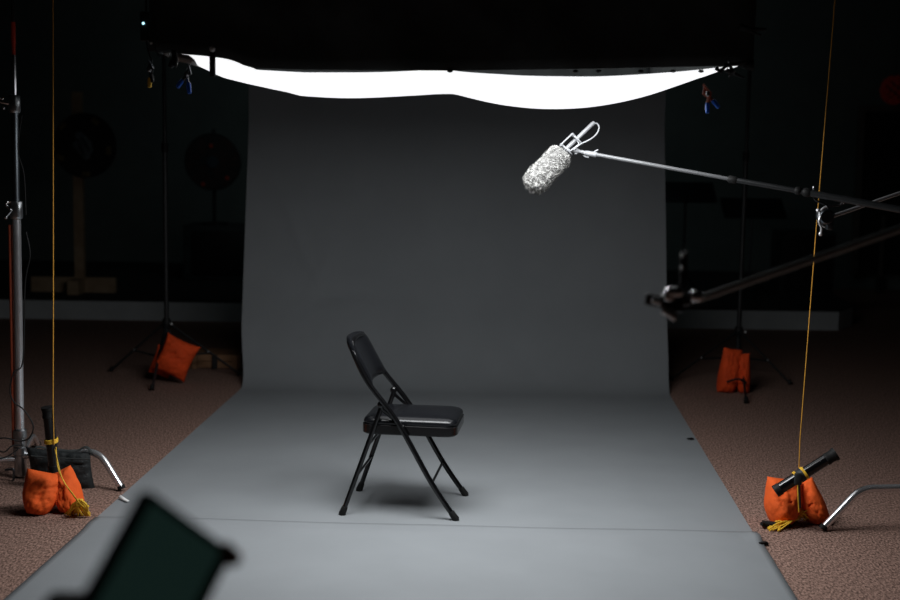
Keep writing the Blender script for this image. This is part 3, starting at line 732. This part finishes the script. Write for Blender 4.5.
# cables
bm = bm_()
tube(bm, smooth([P(22, 115, YS-.03), P(18, 150, YS-.05), P(24, 175, YS-.04), P(26, 215, YS-.04)]), .003, 6)
tube(bm, smooth([P(26, 232, YS-.04), P(30, 255, YS-.05), P(25, 285, YS-.04), P(23, 360, YS-.03), P(14, 372, YS-.05), P(10, 390, YS-.05), P(14, 402, YS-.05), P(24, 410, YS-.04), P(33, 425, YS-.05), P(30, 437, YS-.05), P(20, 441, YS-.06), P(2, 438, YS-.08), P(-20, 446, YS-.1), P(-30, 470, YS-.12), G(-25, 492, .006)]), .0035, 6)
tube(bm, smooth([P(22, 445, YS-.04), P(12, 446, YS-.08), P(4, 452, YS-.1), P(-12, 450, YS-.1), P(-26, 478, YS-.12), G(-40, 494, .006)]), .0035, 6)
tube(bm, smooth([P(18, 449, YS-.04), P(8, 456, YS-.08), P(-3, 459, YS-.1), P(-20, 458, YS-.1), P(-30, 480, YS-.12), G(-20, 500, .006)]), .003, 6)
props(obj('cable', bm, M['rubber']), 'thin black cable looped down the chrome stand at left', 'cable')
# black sandbag over its leg
yb = (YS+ft.y)/2-.04
t = thing('sandbag', (P(60, 480, yb).x, yb, 0), 'black nylon sandbag draped over the leg of the chrome stand', 'sandbag')
bm = bm_(); pouch(bm, P(61, 469, yb-.02), D2(-5), V((.0, -.10, 1)), 33*yb/F, 20*yb/F, .042, seed=41, ear=.05, wr=.012, fat=.3, skew=-.06); obj('pouch', bm, M['nylon'], t, angle=70)
bm = bm_(); pouch(bm, P(58, 466, yb+.10), D2(-3), V((.0, .10, 1)), 30*yb/F, 17*yb/F, .04, seed=45, ear=.05, wr=.012, fat=.3); obj('pouch', bm, M['nylon'], t, angle=70)
bm = bm_(); tube(bm, smooth([P(34, 452, yb-.03), P(37, 447, yb-.02), P(52, 449, yb-.02), P(75, 451, yb-.02), P(86, 447, yb-.02), P(92, 453, yb-.03)]), .007, 8, sx=.5)
tube(bm, smooth([P(31, 456, yb-.066), P(55, 458, yb-.075), P(90, 459, yb-.066)]), .0035, 6); obj('strap', bm, M['blackf'], t)

# ------------------------------------------------------------------ stand at right (only a leg and the arm reach into view)
YD = 5.32
cx = P(957, 480, YD).x; base = V((cx, YD, 0))
rs = thing('chrome_stand', base, 'chrome stand at the right edge whose bent leg rests beside the orange sandbag', 'light stand')
az = lambda y: P(957, y, YD).z
ft = G(823, 531); hb = P(861, 488.5, ft.y+.03); hz = az(494)
bm = bm_(); tube(bm, bend([V((cx, YD, hb.z-.004)), hb, ft+V((0, 0, .013))], .055, 8), .0150, 16); lg = obj('leg', bm, M['legchrome'], rs)
bm = bm_(); tube(bm, [ft+V((.006, 0, .026)), ft+V((-.004, 0, .010))], [.0165, .0175], 14); obj('rubber_foot', bm, M['rubber'], lg)
for dx, dy in ((.5, -.35), (.25, .55)):
    f2 = base+V((dx, dy, 0)); bn = base+V((dx*.72, dy*.72, hb.z-.004))
    bm = bm_(); tube(bm, bend([V((cx, YD, hb.z-.004)), bn, f2+V((0, 0, .014))], .06, 8), .0125, 16); lg = obj('leg', bm, M['legchrome'], rs)
    bm = bm_(); tube(bm, [f2+V((0, 0, .026)), f2+V((0, 0, .011))], [.0145, .0155], 14); obj('rubber_foot', bm, M['rubber'], lg)
arm_end = P(957, 173.5, YD-.05)
bm = bm_(); tube(bm, [V((cx, YD, .05)), V((cx, YD, arm_end.z+.06))], .0175, 18); obj('pole', bm, M['chrome'], rs)
bm = bm_(); tube(bm, [V((cx, YD, hb.z-.05)), V((cx, YD, hb.z+.05))], .026, 18); obj('hub', bm, M['steel'], rs)
ga = thing('grip_arm', P(822, 230, 5.05), 'chrome grip arm with a gobo head clamp holding the boom pole cradle', 'stand arm')
YG = 5.02
bm = bm_(); tube(bm, [P(829, 217.5, YG+.01), arm_end, arm_end+(arm_end-P(829, 217.5, YG+.01))*.15], .0075, 14); obj('arm', bm, M['satin'], ga)
bm = bm_(); tube(bm, [arm_end+V((0,-.03,0)), V((cx, YD+.03, arm_end.z))], .032, 18); obj('stand_head', bm, M['steel'], ga)
bm = bm_(); gc = P(825, 216.5, YG)
tube(bm, [gc+V((.0, -.028, 0)), gc+V((0, -.02, 0)), gc+V((0, .02, 0)), gc+V((0, .028, 0))], [.024, .030, .030, .024], 20)
bevbox(bm, P(829.5, 222, YG+.01), (.022, .03, .06), .004); obj('grip_head', bm, M['darksteel'], ga)
bm = bm_(); tube(bm, smooth([P(819, 210.5, YG-.04), P(820.5, 216, YG-.045), P(819, 222, YG-.045), P(821.5, 228, YG-.045), P(820.7, 234, YG-.04)]), [.0045]*24+[.005], 10)
ball(bm, P(818, 210.5, YG-.04), .0075); ball(bm, P(820.7, 234, YG-.04), .0085); obj('tee_handle', bm, M['satin'], ga)
bm = bm_(); rr = [gc+V((.033*math.cos(q), -.034, .040*math.sin(q))) for q in [math.radians(k) for k in range(100, 262, 12)]]; tube(bm, rr, .004, 8); obj('knuckle_ring', bm, M['satin'], ga)
# cradle
bh = thing('boom_pole_holder', P(826, 212, YG), 'dark forked cradle carrying the boom pole on the grip arm', 'pole holder')
bm = bm_(); tube(bm, bend([P(827, 217, YG), P(828.5, 206, YG), P(815, 200, YG), P(813, 195, YG), P(813.5, 186.5, YG-.02)], .012), .0045, 10)
tube(bm, bend([P(828.5, 206, YG), P(840, 205, YG), P(843, 203, YG-.01), P(846.5, 195.5, YG-.02)], .012), .0045, 10); obj('cradle', bm, M['blackm'], bh)
bm = bm_(); ball(bm, P(813.7, 188, YG-.02), .006, (.8, .8, 1.6)); ball(bm, P(843.5, 202, YG-.022), .006, (.8, .8, 1.4)); obj('fork_tips', bm, M['steel'], bh)

# ------------------------------------------------------------------ boom pole and microphone
YM = 5.35
bp = thing('boom_pole', P(700, 180, 5.2), 'long telescopic boom pole, pale at the microphone end and dark toward the right edge', 'boom pole')
def YY(px): return YM+(px-585)/(822-585)*(YG-.03-YM)
bl = lambda px, py: P(px, py, YY(px))
bm = bm_(); tube(bm, [bl(590, 153.5), bl(735, 180)], [.0078, .0075], 14); obj('section', bm, M['polegrey'], bp)
bm = bm_(); tube(bm, [bl(733, 179.6), bl(806, 192.3)], .0102, 14); obj('section', bm, M['blackm'], bp)
bm = bm_(); tube(bm, [bl(803, 191.8), bl(905, 210.5), bl(985, 225)], .0135, 14); obj('section', bm, M['blackm'], bp)
for a, c, r_ in (((728, 178.9), (737, 180.4), .0150), ((795, 190.2), (801, 191.4), .0155), ((803, 191.8), (811, 193.2), .0175)):
    bm = bm_(); a, c = bl(*a), bl(*c); d = c-a; tube(bm, [a, a+d*.2, a+d*.8, c], [r_*.75, r_, r_, r_*.75], 16); obj('collar', bm, M['rubber'], bp)
bm = bm_(); tube(bm, [bl(583.5, 152.5), bl(586, 153), bl(596, 154.8), bl(597, 155)], [.007, .010, .0115, .009], 14); obj('pole_tip', bm, M['grey'], bp)
bm = bm_(); tube(bm, [bl(594, 152.5), bl(595.8, 151), bl(598.2, 149.8)], [.004, .004, .003], 8); tube(bm, smooth([bl(583.5, 155.5), bl(586, 156.8), bl(589, 157.2)]), .003, 6); obj('cable_clip', bm, M['grey'], bp)
mc = thing('boom_microphone', P(545, 180, YM), 'shotgun microphone in a fluffy grey windshield aimed down toward the chair', 'microphone')
ma, mb = P(531, 185.5, YM-.06), P(562.5, 152.5, YM)
ax = (mb-ma).normalized(); L = (mb-ma).length; u = ax.orthogonal().normalized(); v2 = ax.cross(u)
def fr_(t):                               # radius profile of the windshield
    e = min(1, t/.16) if t < .16 else (min(1, (1-t)/.10) if t > .9 else 1)
    return .046*(.62+.38*math.sqrt(max(0, 1-(1-e)**2)))*(1+.012*math.sin(t*9))
pts = [ma+ax*(L*i/24) for i in range(25)]
bm = bm_(); tube(bm, pts, [fr_(i/24) for i in range(25)], 28); ws = obj('windshield', bm, M['furbase'], mc)
bm = bm_(); rnd = random.Random(11)
def hair(p, d, ln, wd):
    sd = d.orthogonal().normalized(); sd = Matrix.Rotation(rnd.uniform(0, 6.28), 3, d) @ sd; s2 = d.cross(sd)
    droop = V((0, 0, -.0035))+ax*rnd.uniform(-.004, .004)+sd*rnd.uniform(-.002, .002)
    b0 = [bm.verts.new(p+(sd*math.cos(q)+s2*math.sin(q))*wd) for q in (0, 2.09, 4.19)]
    b1 = [bm.verts.new(p+d*ln*.6+droop*.4+(sd*math.cos(q)+s2*math.sin(q))*wd*.7) for q in (0, 2.09, 4.19)]
    tp = bm.verts.new(p+d*ln+droop*1.5)
    for k in range(3):
        bm.faces.new((b0[k], b0[(k+1)%3], b1[(k+1)%3], b1[k])); bm.faces.new((b1[k], b1[(k+1)%3], tp))
for i in range(6500):
    t = rnd.random(); an = rnd.uniform(0, 6.283); n = u*math.cos(an)+v2*math.sin(an)
    if i < 700: t = 0.0; rr = fr_(0)*math.sqrt(rnd.random()); p = ma+n*rr; d = (-ax+n*rr/.03*.6).normalized()
    else: p = ma+ax*(L*t)+n*fr_(t)*.96; d = (n+ax*(-.5 if t < .1 else rnd.uniform(-.35, .35))).normalized()
    cl_ = noise.noise(p*75)*1.5
    hair(p, (d+V((noise.noise(p*45), noise.noise(p*45+V((9, 0, 0))), noise.noise(p*45+V((0, 9, 0)))))*.7).normalized(), .011+.007*cl_+rnd.uniform(-.002, .003), .0012)
o = obj('fur', bm, M['fur'], ws, angle=180); o['kind'] = 'stuff'
bm = bm_(); tube(bm, [mb, P(593, 123.5, YM), P(594.5, 122.3, YM)], [.0085, .0085, .006], 14); obj('mic_tube', bm, M['grey'], mc)
bm = bm_()
def pp_(a): return P(a[0], a[1], YM-.02)
for q in (((561, 144.5), (571.5, 134)), ((563.5, 147.2), (574.0, 136.6))): pass
fr4 = [(560.5, 145), (571.5, 134), (574.5, 137), (563.5, 148)]
for dy in (-.022, .022):
    tube(bm, [P(*q, YM+dy) for q in ((561, 144.5), (572, 134.2))], .0036, 8)
for q in ((561.5, 144.5), (572.2, 134.4)):
    c = P(q[0]+5, q[1]+5, YM)
    ring = [c+(UP*math.cos(k)*.0+(P(q[0], q[1], YM)-c)*math.cos(k))+V((0, 1, 0))*.024*math.sin(k) for k in [2*math.pi*i/20 for i in range(20)]]
    tube(bm, ring, .0038, 8, closed=True)
for q in ((561, 144.5), (572, 134.2)):
    tube(bm, [P(q[0], q[1], YM-.02), P(q[0]+4, q[1]+4, YM)], [.007, .006], 8)
tube(bm, [P(571, 150.5, YM-.02), P(579, 144, YM-.02)], .003, 8); tube(bm, [P(563, 146, YM-.02), P(571, 151, YM-.02)], .003, 8)
tube(bm, [P(579, 144, YM-.02), P(577, 140, YM-.01)], .003, 8)
obj('shock_mount', bm, M['grey'], mc)
bm = bm_(); tube(bm, smooth([P(593.5, 123, YM), P(597.5, 124, YM-.01), P(599, 128, YM-.015), P(596.5, 134, YM-.02), P(590, 139.5, YM-.02), P(580, 144.5, YM-.02), P(573.5, 150, YM-.02)], 8), .0032, 8); obj('mic_cable', bm, M['grey'], mc)
bm = bm_(); tube(bm, [P(572, 150, YM-.01), P(575.5, 150.5, YM), P(577.5, 151, YM), P(580, 151.6, YM), P(582, 152, YM), P(584.5, 152.6, YM)], [.006, .013, .010, .006, .0085, .006], 12); tube(bm, [P(575, 147.5, YM), P(576, 154, YM)], [.007, .007], 10); obj('swivel', bm, M['grey'], mc)

# ------------------------------------------------------------------ soft foreground arm at right
YF = 3.0
fa = thing('boom_stand_arm', P(670, 310, YF), 'out-of-focus dark boom arm with a clamp head reaching in from the right edge', 'stand arm')
bm = bm_(); tube(bm, [P(668, 304, YF), P(700, 298.5, YF), P(900, 229, YF), P(1000, 194, YF)], .0085, 14); obj('arm', bm, M['greyarm'], fa)
bm = bm_(); tube(bm, [P(645, 299, YF), P(648, 299.5, YF), P(668, 303.5, YF), P(690, 300, YF)], [.012, .015, .014, .012], 14); bevbox(bm, P(672, 303, YF), (.05, .04, .04), .006); obj('clamp_head', bm, M['blackm'], fa)
bm = bm_(); tube(bm, [P(683, 299, YF), P(684, 252, YF)], .009, 12); obj('spigot', bm, M['blackm'], fa)
for q in ((682.5, 255.5), (682, 268)):
    bm = bm_(); ball(bm, P(*q, YF-.008), .0055); obj('stud', bm, M['steel'], fa)
bm = bm_(); ball(bm, P(674, 292, YF-.03), .018, (1.3, 1, .7)); ball(bm, P(669, 296, YF-.03), .014); obj('knuckle', bm, M['chrome'], fa)
bm = bm_(); tube(bm, [P(663, 310, YF-.03), P(676, 317, YF-.03)], [.008, .011], 10); obj('wing_screw', bm, M['satin'], fa)
bm = bm_(); tube(bm, [P(652, 300, YF-.03), P(661, 302.5, YF-.03)], .007, 10); obj('pin', bm, M['satin'], fa)
bm = bm_(); ball(bm, P(696, 296, YF-.02), .014, (1.2, 1, 1)); obj('knuckle', bm, M['chrome'], fa)
f0 = P(1000, 194, YF)
fs = thing('foreground_stand', (f0.x, YF, 0), 'black light stand just beyond the right edge carrying the dark arm', 'light stand')
fz = f0.z
bm = bm_(); tube(bm, [V((f0.x, YF, .08)), V((f0.x, YF, fz+.05))], .0165, 14); obj('pole', bm, M['blackm'], fs)
for an in (0.2, 2.3, 4.4):
    d = V((math.cos(an), math.sin(an), 0))*.45; e = V((f0.x, YF, 0))+d
    bm = bm_(); tube(bm, [V((f0.x, YF, .35)), e+V((0, 0, .012))], .01, 10); obj('leg', bm, M['blackm'], fs)

# ------------------------------------------------------------------ foreground camera with side monitor
YV = 1.35
vc = thing('video_camera', P(100, 700, YV), 'blurred black video camera with a tilted dark monitor in the near left corner', 'camera')
c0 = P(150, 489, YV); ex = (P(236, 552, YV+.06)-c0); ey = (P(110, 602, YV-.06)-c0)
exn = ex.normalized(); eyn = (ey-exn*ey.dot(exn)).normalized(); nn = exn.cross(eyn).normalized()
W_, H_ = ex.length, .165
def quad(bm, u0, u1, v0, v1, d0, d1):
    pts = [c0+ex*(uu)+eyn*(vv*H_)+nn*dd for dd in (d0, d1) for uu, vv in ((u0, v0), (u1, v0), (u1, v1), (u0, v1))]
    v = [bm.verts.new(p) for p in pts]
    for f in ((0,1,2,3),(7,6,5,4),(0,4,5,1),(1,5,6,2),(2,6,7,3),(3,7,4,0)): bm.faces.new([v[k] for k in f])
sgn = -1 if nn.y > 0 else 1
bm = bm_(); quad(bm, 0, 1, 0, 1, 0, -sgn*.022); bmesh.ops.bevel(bm, geom=bm.edges[:], offset=.004, segments=2, affect='EDGES'); mo = obj('monitor', bm, M['rubber'], vc)
bm = bm_(); quad(bm, .07, .86, .06, .92, sgn*.001, -sgn*.003); obj('screen', bm, M['glass'], mo, sm=False)
bm = bm_(); e1 = c0+ex*.99+eyn*.008; ball(bm, e1, .011, (1, 1, 1)); ball(bm, c0+ex*.90+eyn*.004, .009); obj('corner_rim_glow', bm, M['redbrown'], mo)  # red-brown balls stand in for the warm rim glow at the corner
bc = P(78, 660, YV+.10)
bm = bm_(); topz = P(78, 589, YV+.14).z; bevbox(bm, V((bc.x, YV+.06, topz-.07)), (.085, .16, .14), .008); bevbox(bm, V((bc.x+.01, YV-.0, topz-.085)), (.07, .08, .10), .008); obj('camera_body', bm, M['rubber'], vc)
bm = bm_(); tube(bm, [V((bc.x, YV+.12, topz-.07)), V((bc.x, YV+.24, topz-.07)), V((bc.x, YV+.25, topz-.07))], [.036, .040, .036], 20); obj('lens', bm, M['black'], vc)
mbot = c0+ex*.5+eyn*H_*.95
bm = bm_(); tube(bm, smooth([V((bc.x+.03, YV+.04, topz-.09)), (V((bc.x, YV, topz-.12))+mbot)/2, mbot]), .008, 10); obj('monitor_bracket', bm, M['blackm'], vc)
tp_ = thing('camera_tripod', (bc.x, YV+.06, 0), 'black tripod under the blurred camera in the near left corner', 'tripod')
bm = bm_(); tube(bm, [V((bc.x, YV+.06, topz-.20)), V((bc.x, YV+.06, topz-.142))], [.03, .04], 16); tube(bm, [V((bc.x, YV+.06, topz-.5)), V((bc.x, YV+.06, topz-.2))], .018, 12); obj('head', bm, M['blackm'], tp_)
for an in (.6, 2.7, 4.8):
    e = V((bc.x, YV+.06, 0))+V((math.cos(an), math.sin(an), 0))*.42
    bm = bm_(); tube(bm, [V((bc.x, YV+.06, topz-.26)), e+V((0, 0, .012))], [.016, .010], 10); obj('leg', bm, M['blackm'], tp_)

# ------------------------------------------------------------------ dim things at the back of the hall
YB = G(80, 292, SH).y
def disc(bm, c, r, th, nseg=48, n=V((0, 1, 0))): tube(bm, [c-n*th/2, c+n*th/2], r, nseg)
t = thing('prize_wheel', V((P(80, 290, YB).x, YB, SH)), 'large dark prize wheel with tan stickers on a pale wooden post at far left', 'prize wheel')
wc = P(85, 145.5, YB-.08); wr_ = 31*YB/F
bm = bm_(); disc(bm, wc, wr_, .03); wl = obj('wheel', bm, M['wheel'], t)
bm = bm_(); tube(bm, [wc+V((wr_*math.cos(2*math.pi*i/60), -.016, wr_*math.sin(2*math.pi*i/60))) for i in range(60)], .008, 8, closed=True)
for i in range(24):
    a_ = 2*math.pi*i/24; q = wc+V((wr_*.93*math.cos(a_), -.015, wr_*.93*math.sin(a_))); cyl(bm, q, q+V((0, -.025, 0)), .004, 6)
obj('rim', bm, M['blackm'], wl)
for px, py, an in ((62, 126, 40), (95, 121.5, -35), (108.5, 150.5, 85), (86, 174, 5), (60, 157.5, -25)):
    q = P(px, py, wc.y-.02); bm = bm_(); bevbox(bm, q, (.075, .006, .045), .002, Matrix.Rotation(math.radians(-an), 3, 'Y')); obj('sticker', bm, M['tan'], wl)
bm = bm_()
for k, (px, py, s) in enumerate(((79, 136, 4.5), (83, 140, 5), (78, 145, 5), (87, 144, 5), (83, 150, 5.5), (89, 150, 4), (86, 155, 4.5))): ball(bm, P(px, py, wc.y-.02), s*YB/F, (1, .12, 1), 14)
obj('emblem', bm, M['emblem'], wl)
bm = bm_()
for a, c in (((77, 138), (84, 152)), ((82, 137), (90, 151)), ((79, 146), (85, 156))): tube(bm, [P(*a, wc.y-.028-.003), P(*c, wc.y-.028-.003)], .012, 8)
obj('emblem_marks', bm, M['emblemd'], wl)
bm = bm_(); pz0 = SH; pz1 = P(80, 92, YB).z; px_ = P(79, 200, YB).x; box(bm, (px_, YB-.0, (pz0+pz1)/2), (.085, .07, pz1-pz0)); cyl(bm, (wc.x, YB, wc.z), (wc.x, wc.y, wc.z), .02, 12); obj('post', bm, M['wood'], t, sm=False)
bm = bm_(); z0 = SH; z1 = P(80, 277, YB).z
box(bm, ((P(32, 280, YB).x+px_-.045)/2, YB, (z0+z1)/2), (px_-.045-P(32, 280, YB).x, .06, z1-z0)); box(bm, ((P(116, 280, YB).x+px_+.045)/2, YB, (z0+z1)/2), (P(116, 280, YB).x-px_-.045, .06, z1-z0)); box(bm, (px_, YB-.14, (z0+z1)/2-.005), (.10, .21, z1-z0-.01)); obj('foot', bm, M['wood'], t, sm=False)

YE = 13.2
cbx0, cbx1 = P(186, 260, YE).x, P(262, 260, YE).x; cbz = P(215, 224.5, YE).z
bm = bm_(); bevbox(bm, ((cbx0+cbx1)/2, YE+.1, (SH+cbz)/2), (cbx1-cbx0, .5, cbz-SH), .02)
tb = thing('black_cabinet', ((cbx0+cbx1)/2, YE+.1, SH), 'black cabinet on the stage with the smaller wheel on top, beside the backdrop', 'cabinet')
obj('cabinet_body', bm, M['blackf'], tb)
bm = bm_(); bevbox(bm, ((cbx0+cbx1)/2, YE-.155, (SH+cbz)/2), (.6, .012, (cbz-SH)*.8), .003); obj('door', bm, M['wheel'], tb)
t = thing('prize_wheel', V((P(213, 224, YE).x, YE, cbz)), 'smaller dark red prize wheel on a thin stem standing on the black cabinet', 'prize wheel')
wc = P(213, 162, YE-.06); wr_ = 27.5*YE/F
bm = bm_(); disc(bm, wc, wr_, .03); wl = obj('wheel', bm, M['wheelred'], t)
bm = bm_(); tube(bm, [wc+V((wr_*math.cos(2*math.pi*i/60), -.016, wr_*math.sin(2*math.pi*i/60))) for i in range(60)], .008, 8, closed=True)
for i in range(20):
    a_ = 2*math.pi*i/20; q = wc+V((wr_*.5*math.cos(a_), -.017, wr_*.5*math.sin(a_))); e = wc+V((wr_*.98*math.cos(a_), -.017, wr_*.98*math.sin(a_))); cyl(bm, q, e, .003, 6)
obj('rim', bm, M['blackm'], wl)
bm = bm_(); disc(bm, wc+V((0, -.02, 0)), .06, .02, 24); obj('wheel_hub', bm, M['emblemd'], wl)
for px, py in ((203, 184), (227, 178), (211, 146)):
    bm = bm_(); ball(bm, P(px, py, wc.y-.018), .022, (1, .2, 1), 10); obj('red_spot', bm, M['red'], wl)
bm = bm_(); cyl(bm, (wc.x, YE, cbz+.02), (wc.x, YE, wc.z+wr_+.05), .018, 10); disc(bm, V((wc.x, YE, cbz+.012)), .14, .022, 24, V((0, 0, 1))); cyl(bm, (wc.x, YE, wc.z), wc, .015, 8); obj('stem', bm, M['blackm'], t)

# dim furniture outlines at right: two music stands, speaker cabinet
def music(px, ytop, ybase, Y, wpx, label, taper=False):
    c = P(px, ytop, Y); zz0 = SH
    t = thing('music_stand', V((c.x, Y, SH)), label, 'music stand', 'music stands on the stage')
    w2 = wpx*Y/F
    bm = bm_(); bevbox(bm, V((c.x, Y-.05, c.z-.02)), (w2, .02, .30), .006, Matrix.Rotation(math.radians(-55), 3, 'X')); obj('desk', bm, M['blackm'], t)
    bm = bm_(); cyl(bm, (c.x, Y, SH+.10), (c.x, Y, c.z-.03), .012, 10); obj('pole', bm, M['darksteel'], t)
    for k in range(3):
        a_ = .5+k*2.094; e = V((c.x+.26*math.cos(a_), Y+.26*math.sin(a_), SH+.008)); bm = bm_(); tube(bm, [V((c.x, Y, SH+.22)), e], .008, 8); obj('leg', bm, M['blackm'], t)
music(686, 190, 300, 12.2, 56, 'black music stand on the stage close to the right side of the backdrop')
music(752, 206, 300, 12.3, 62, 'black music stand on the stage behind the right backdrop stand')
sx0, sx1, sY = P(781, 260, 12.6).x, P(836, 260, 12.6).x, 12.7; sz = P(800, 232, 12.6).z
t = thing('speaker_cabinet', ((sx0+sx1)/2, sY, SH), 'black box loudspeaker on the stage behind the boom pole holder', 'loudspeaker')
bm = bm_(); bevbox(bm, ((sx0+sx1)/2, sY+.12, (SH+sz)/2), (sx1-sx0, .42, sz-SH), .012); obj('cabinet', bm, M['blackf'], t)
bm = bm_(); bevbox(bm, ((sx0+sx1)/2, sY-.10, (SH+sz)/2), (sx1-sx0-.06, .016, sz-SH-.06), .004); obj('grille', bm, M['wheel'], t)

# brown crate behind the left tripod
g0, g1 = G(188, 369), G(241, 370); zt = P(215, 355, g0.y+.02).z
cr = thing('wooden_crate', ((g0.x+g1.x)/2, g0.y+.15, 0), 'low brown wooden crate on the carpet behind the left backdrop stand', 'crate')
for z in (zt*.27, zt*.77):
    bm = bm_(); box(bm, ((g0.x+g1.x)/2, g0.y+.03, z+.002), (g1.x-g0.x, .02, zt*.44)); obj('slat', bm, M['brownwood'], cr, sm=False)
for k in range(3):
    bm = bm_(); box(bm, (g0.x+(g1.x-g0.x)*(.12+.38*k), g0.y+.008, zt/2+.001), (.035, .02, zt)); obj('upright', bm, M['brownwood'] if k != 1 else M['blackm'], cr, sm=False)  # middle one is black, a strip painted in for the dark gap
bm = bm_(); box(bm, ((g0.x+g1.x)/2, g0.y+.20, zt/2), (g1.x-g0.x-.01, .30, zt*.9)); obj('crate_body', bm, M['brownwood'], cr, sm=False)
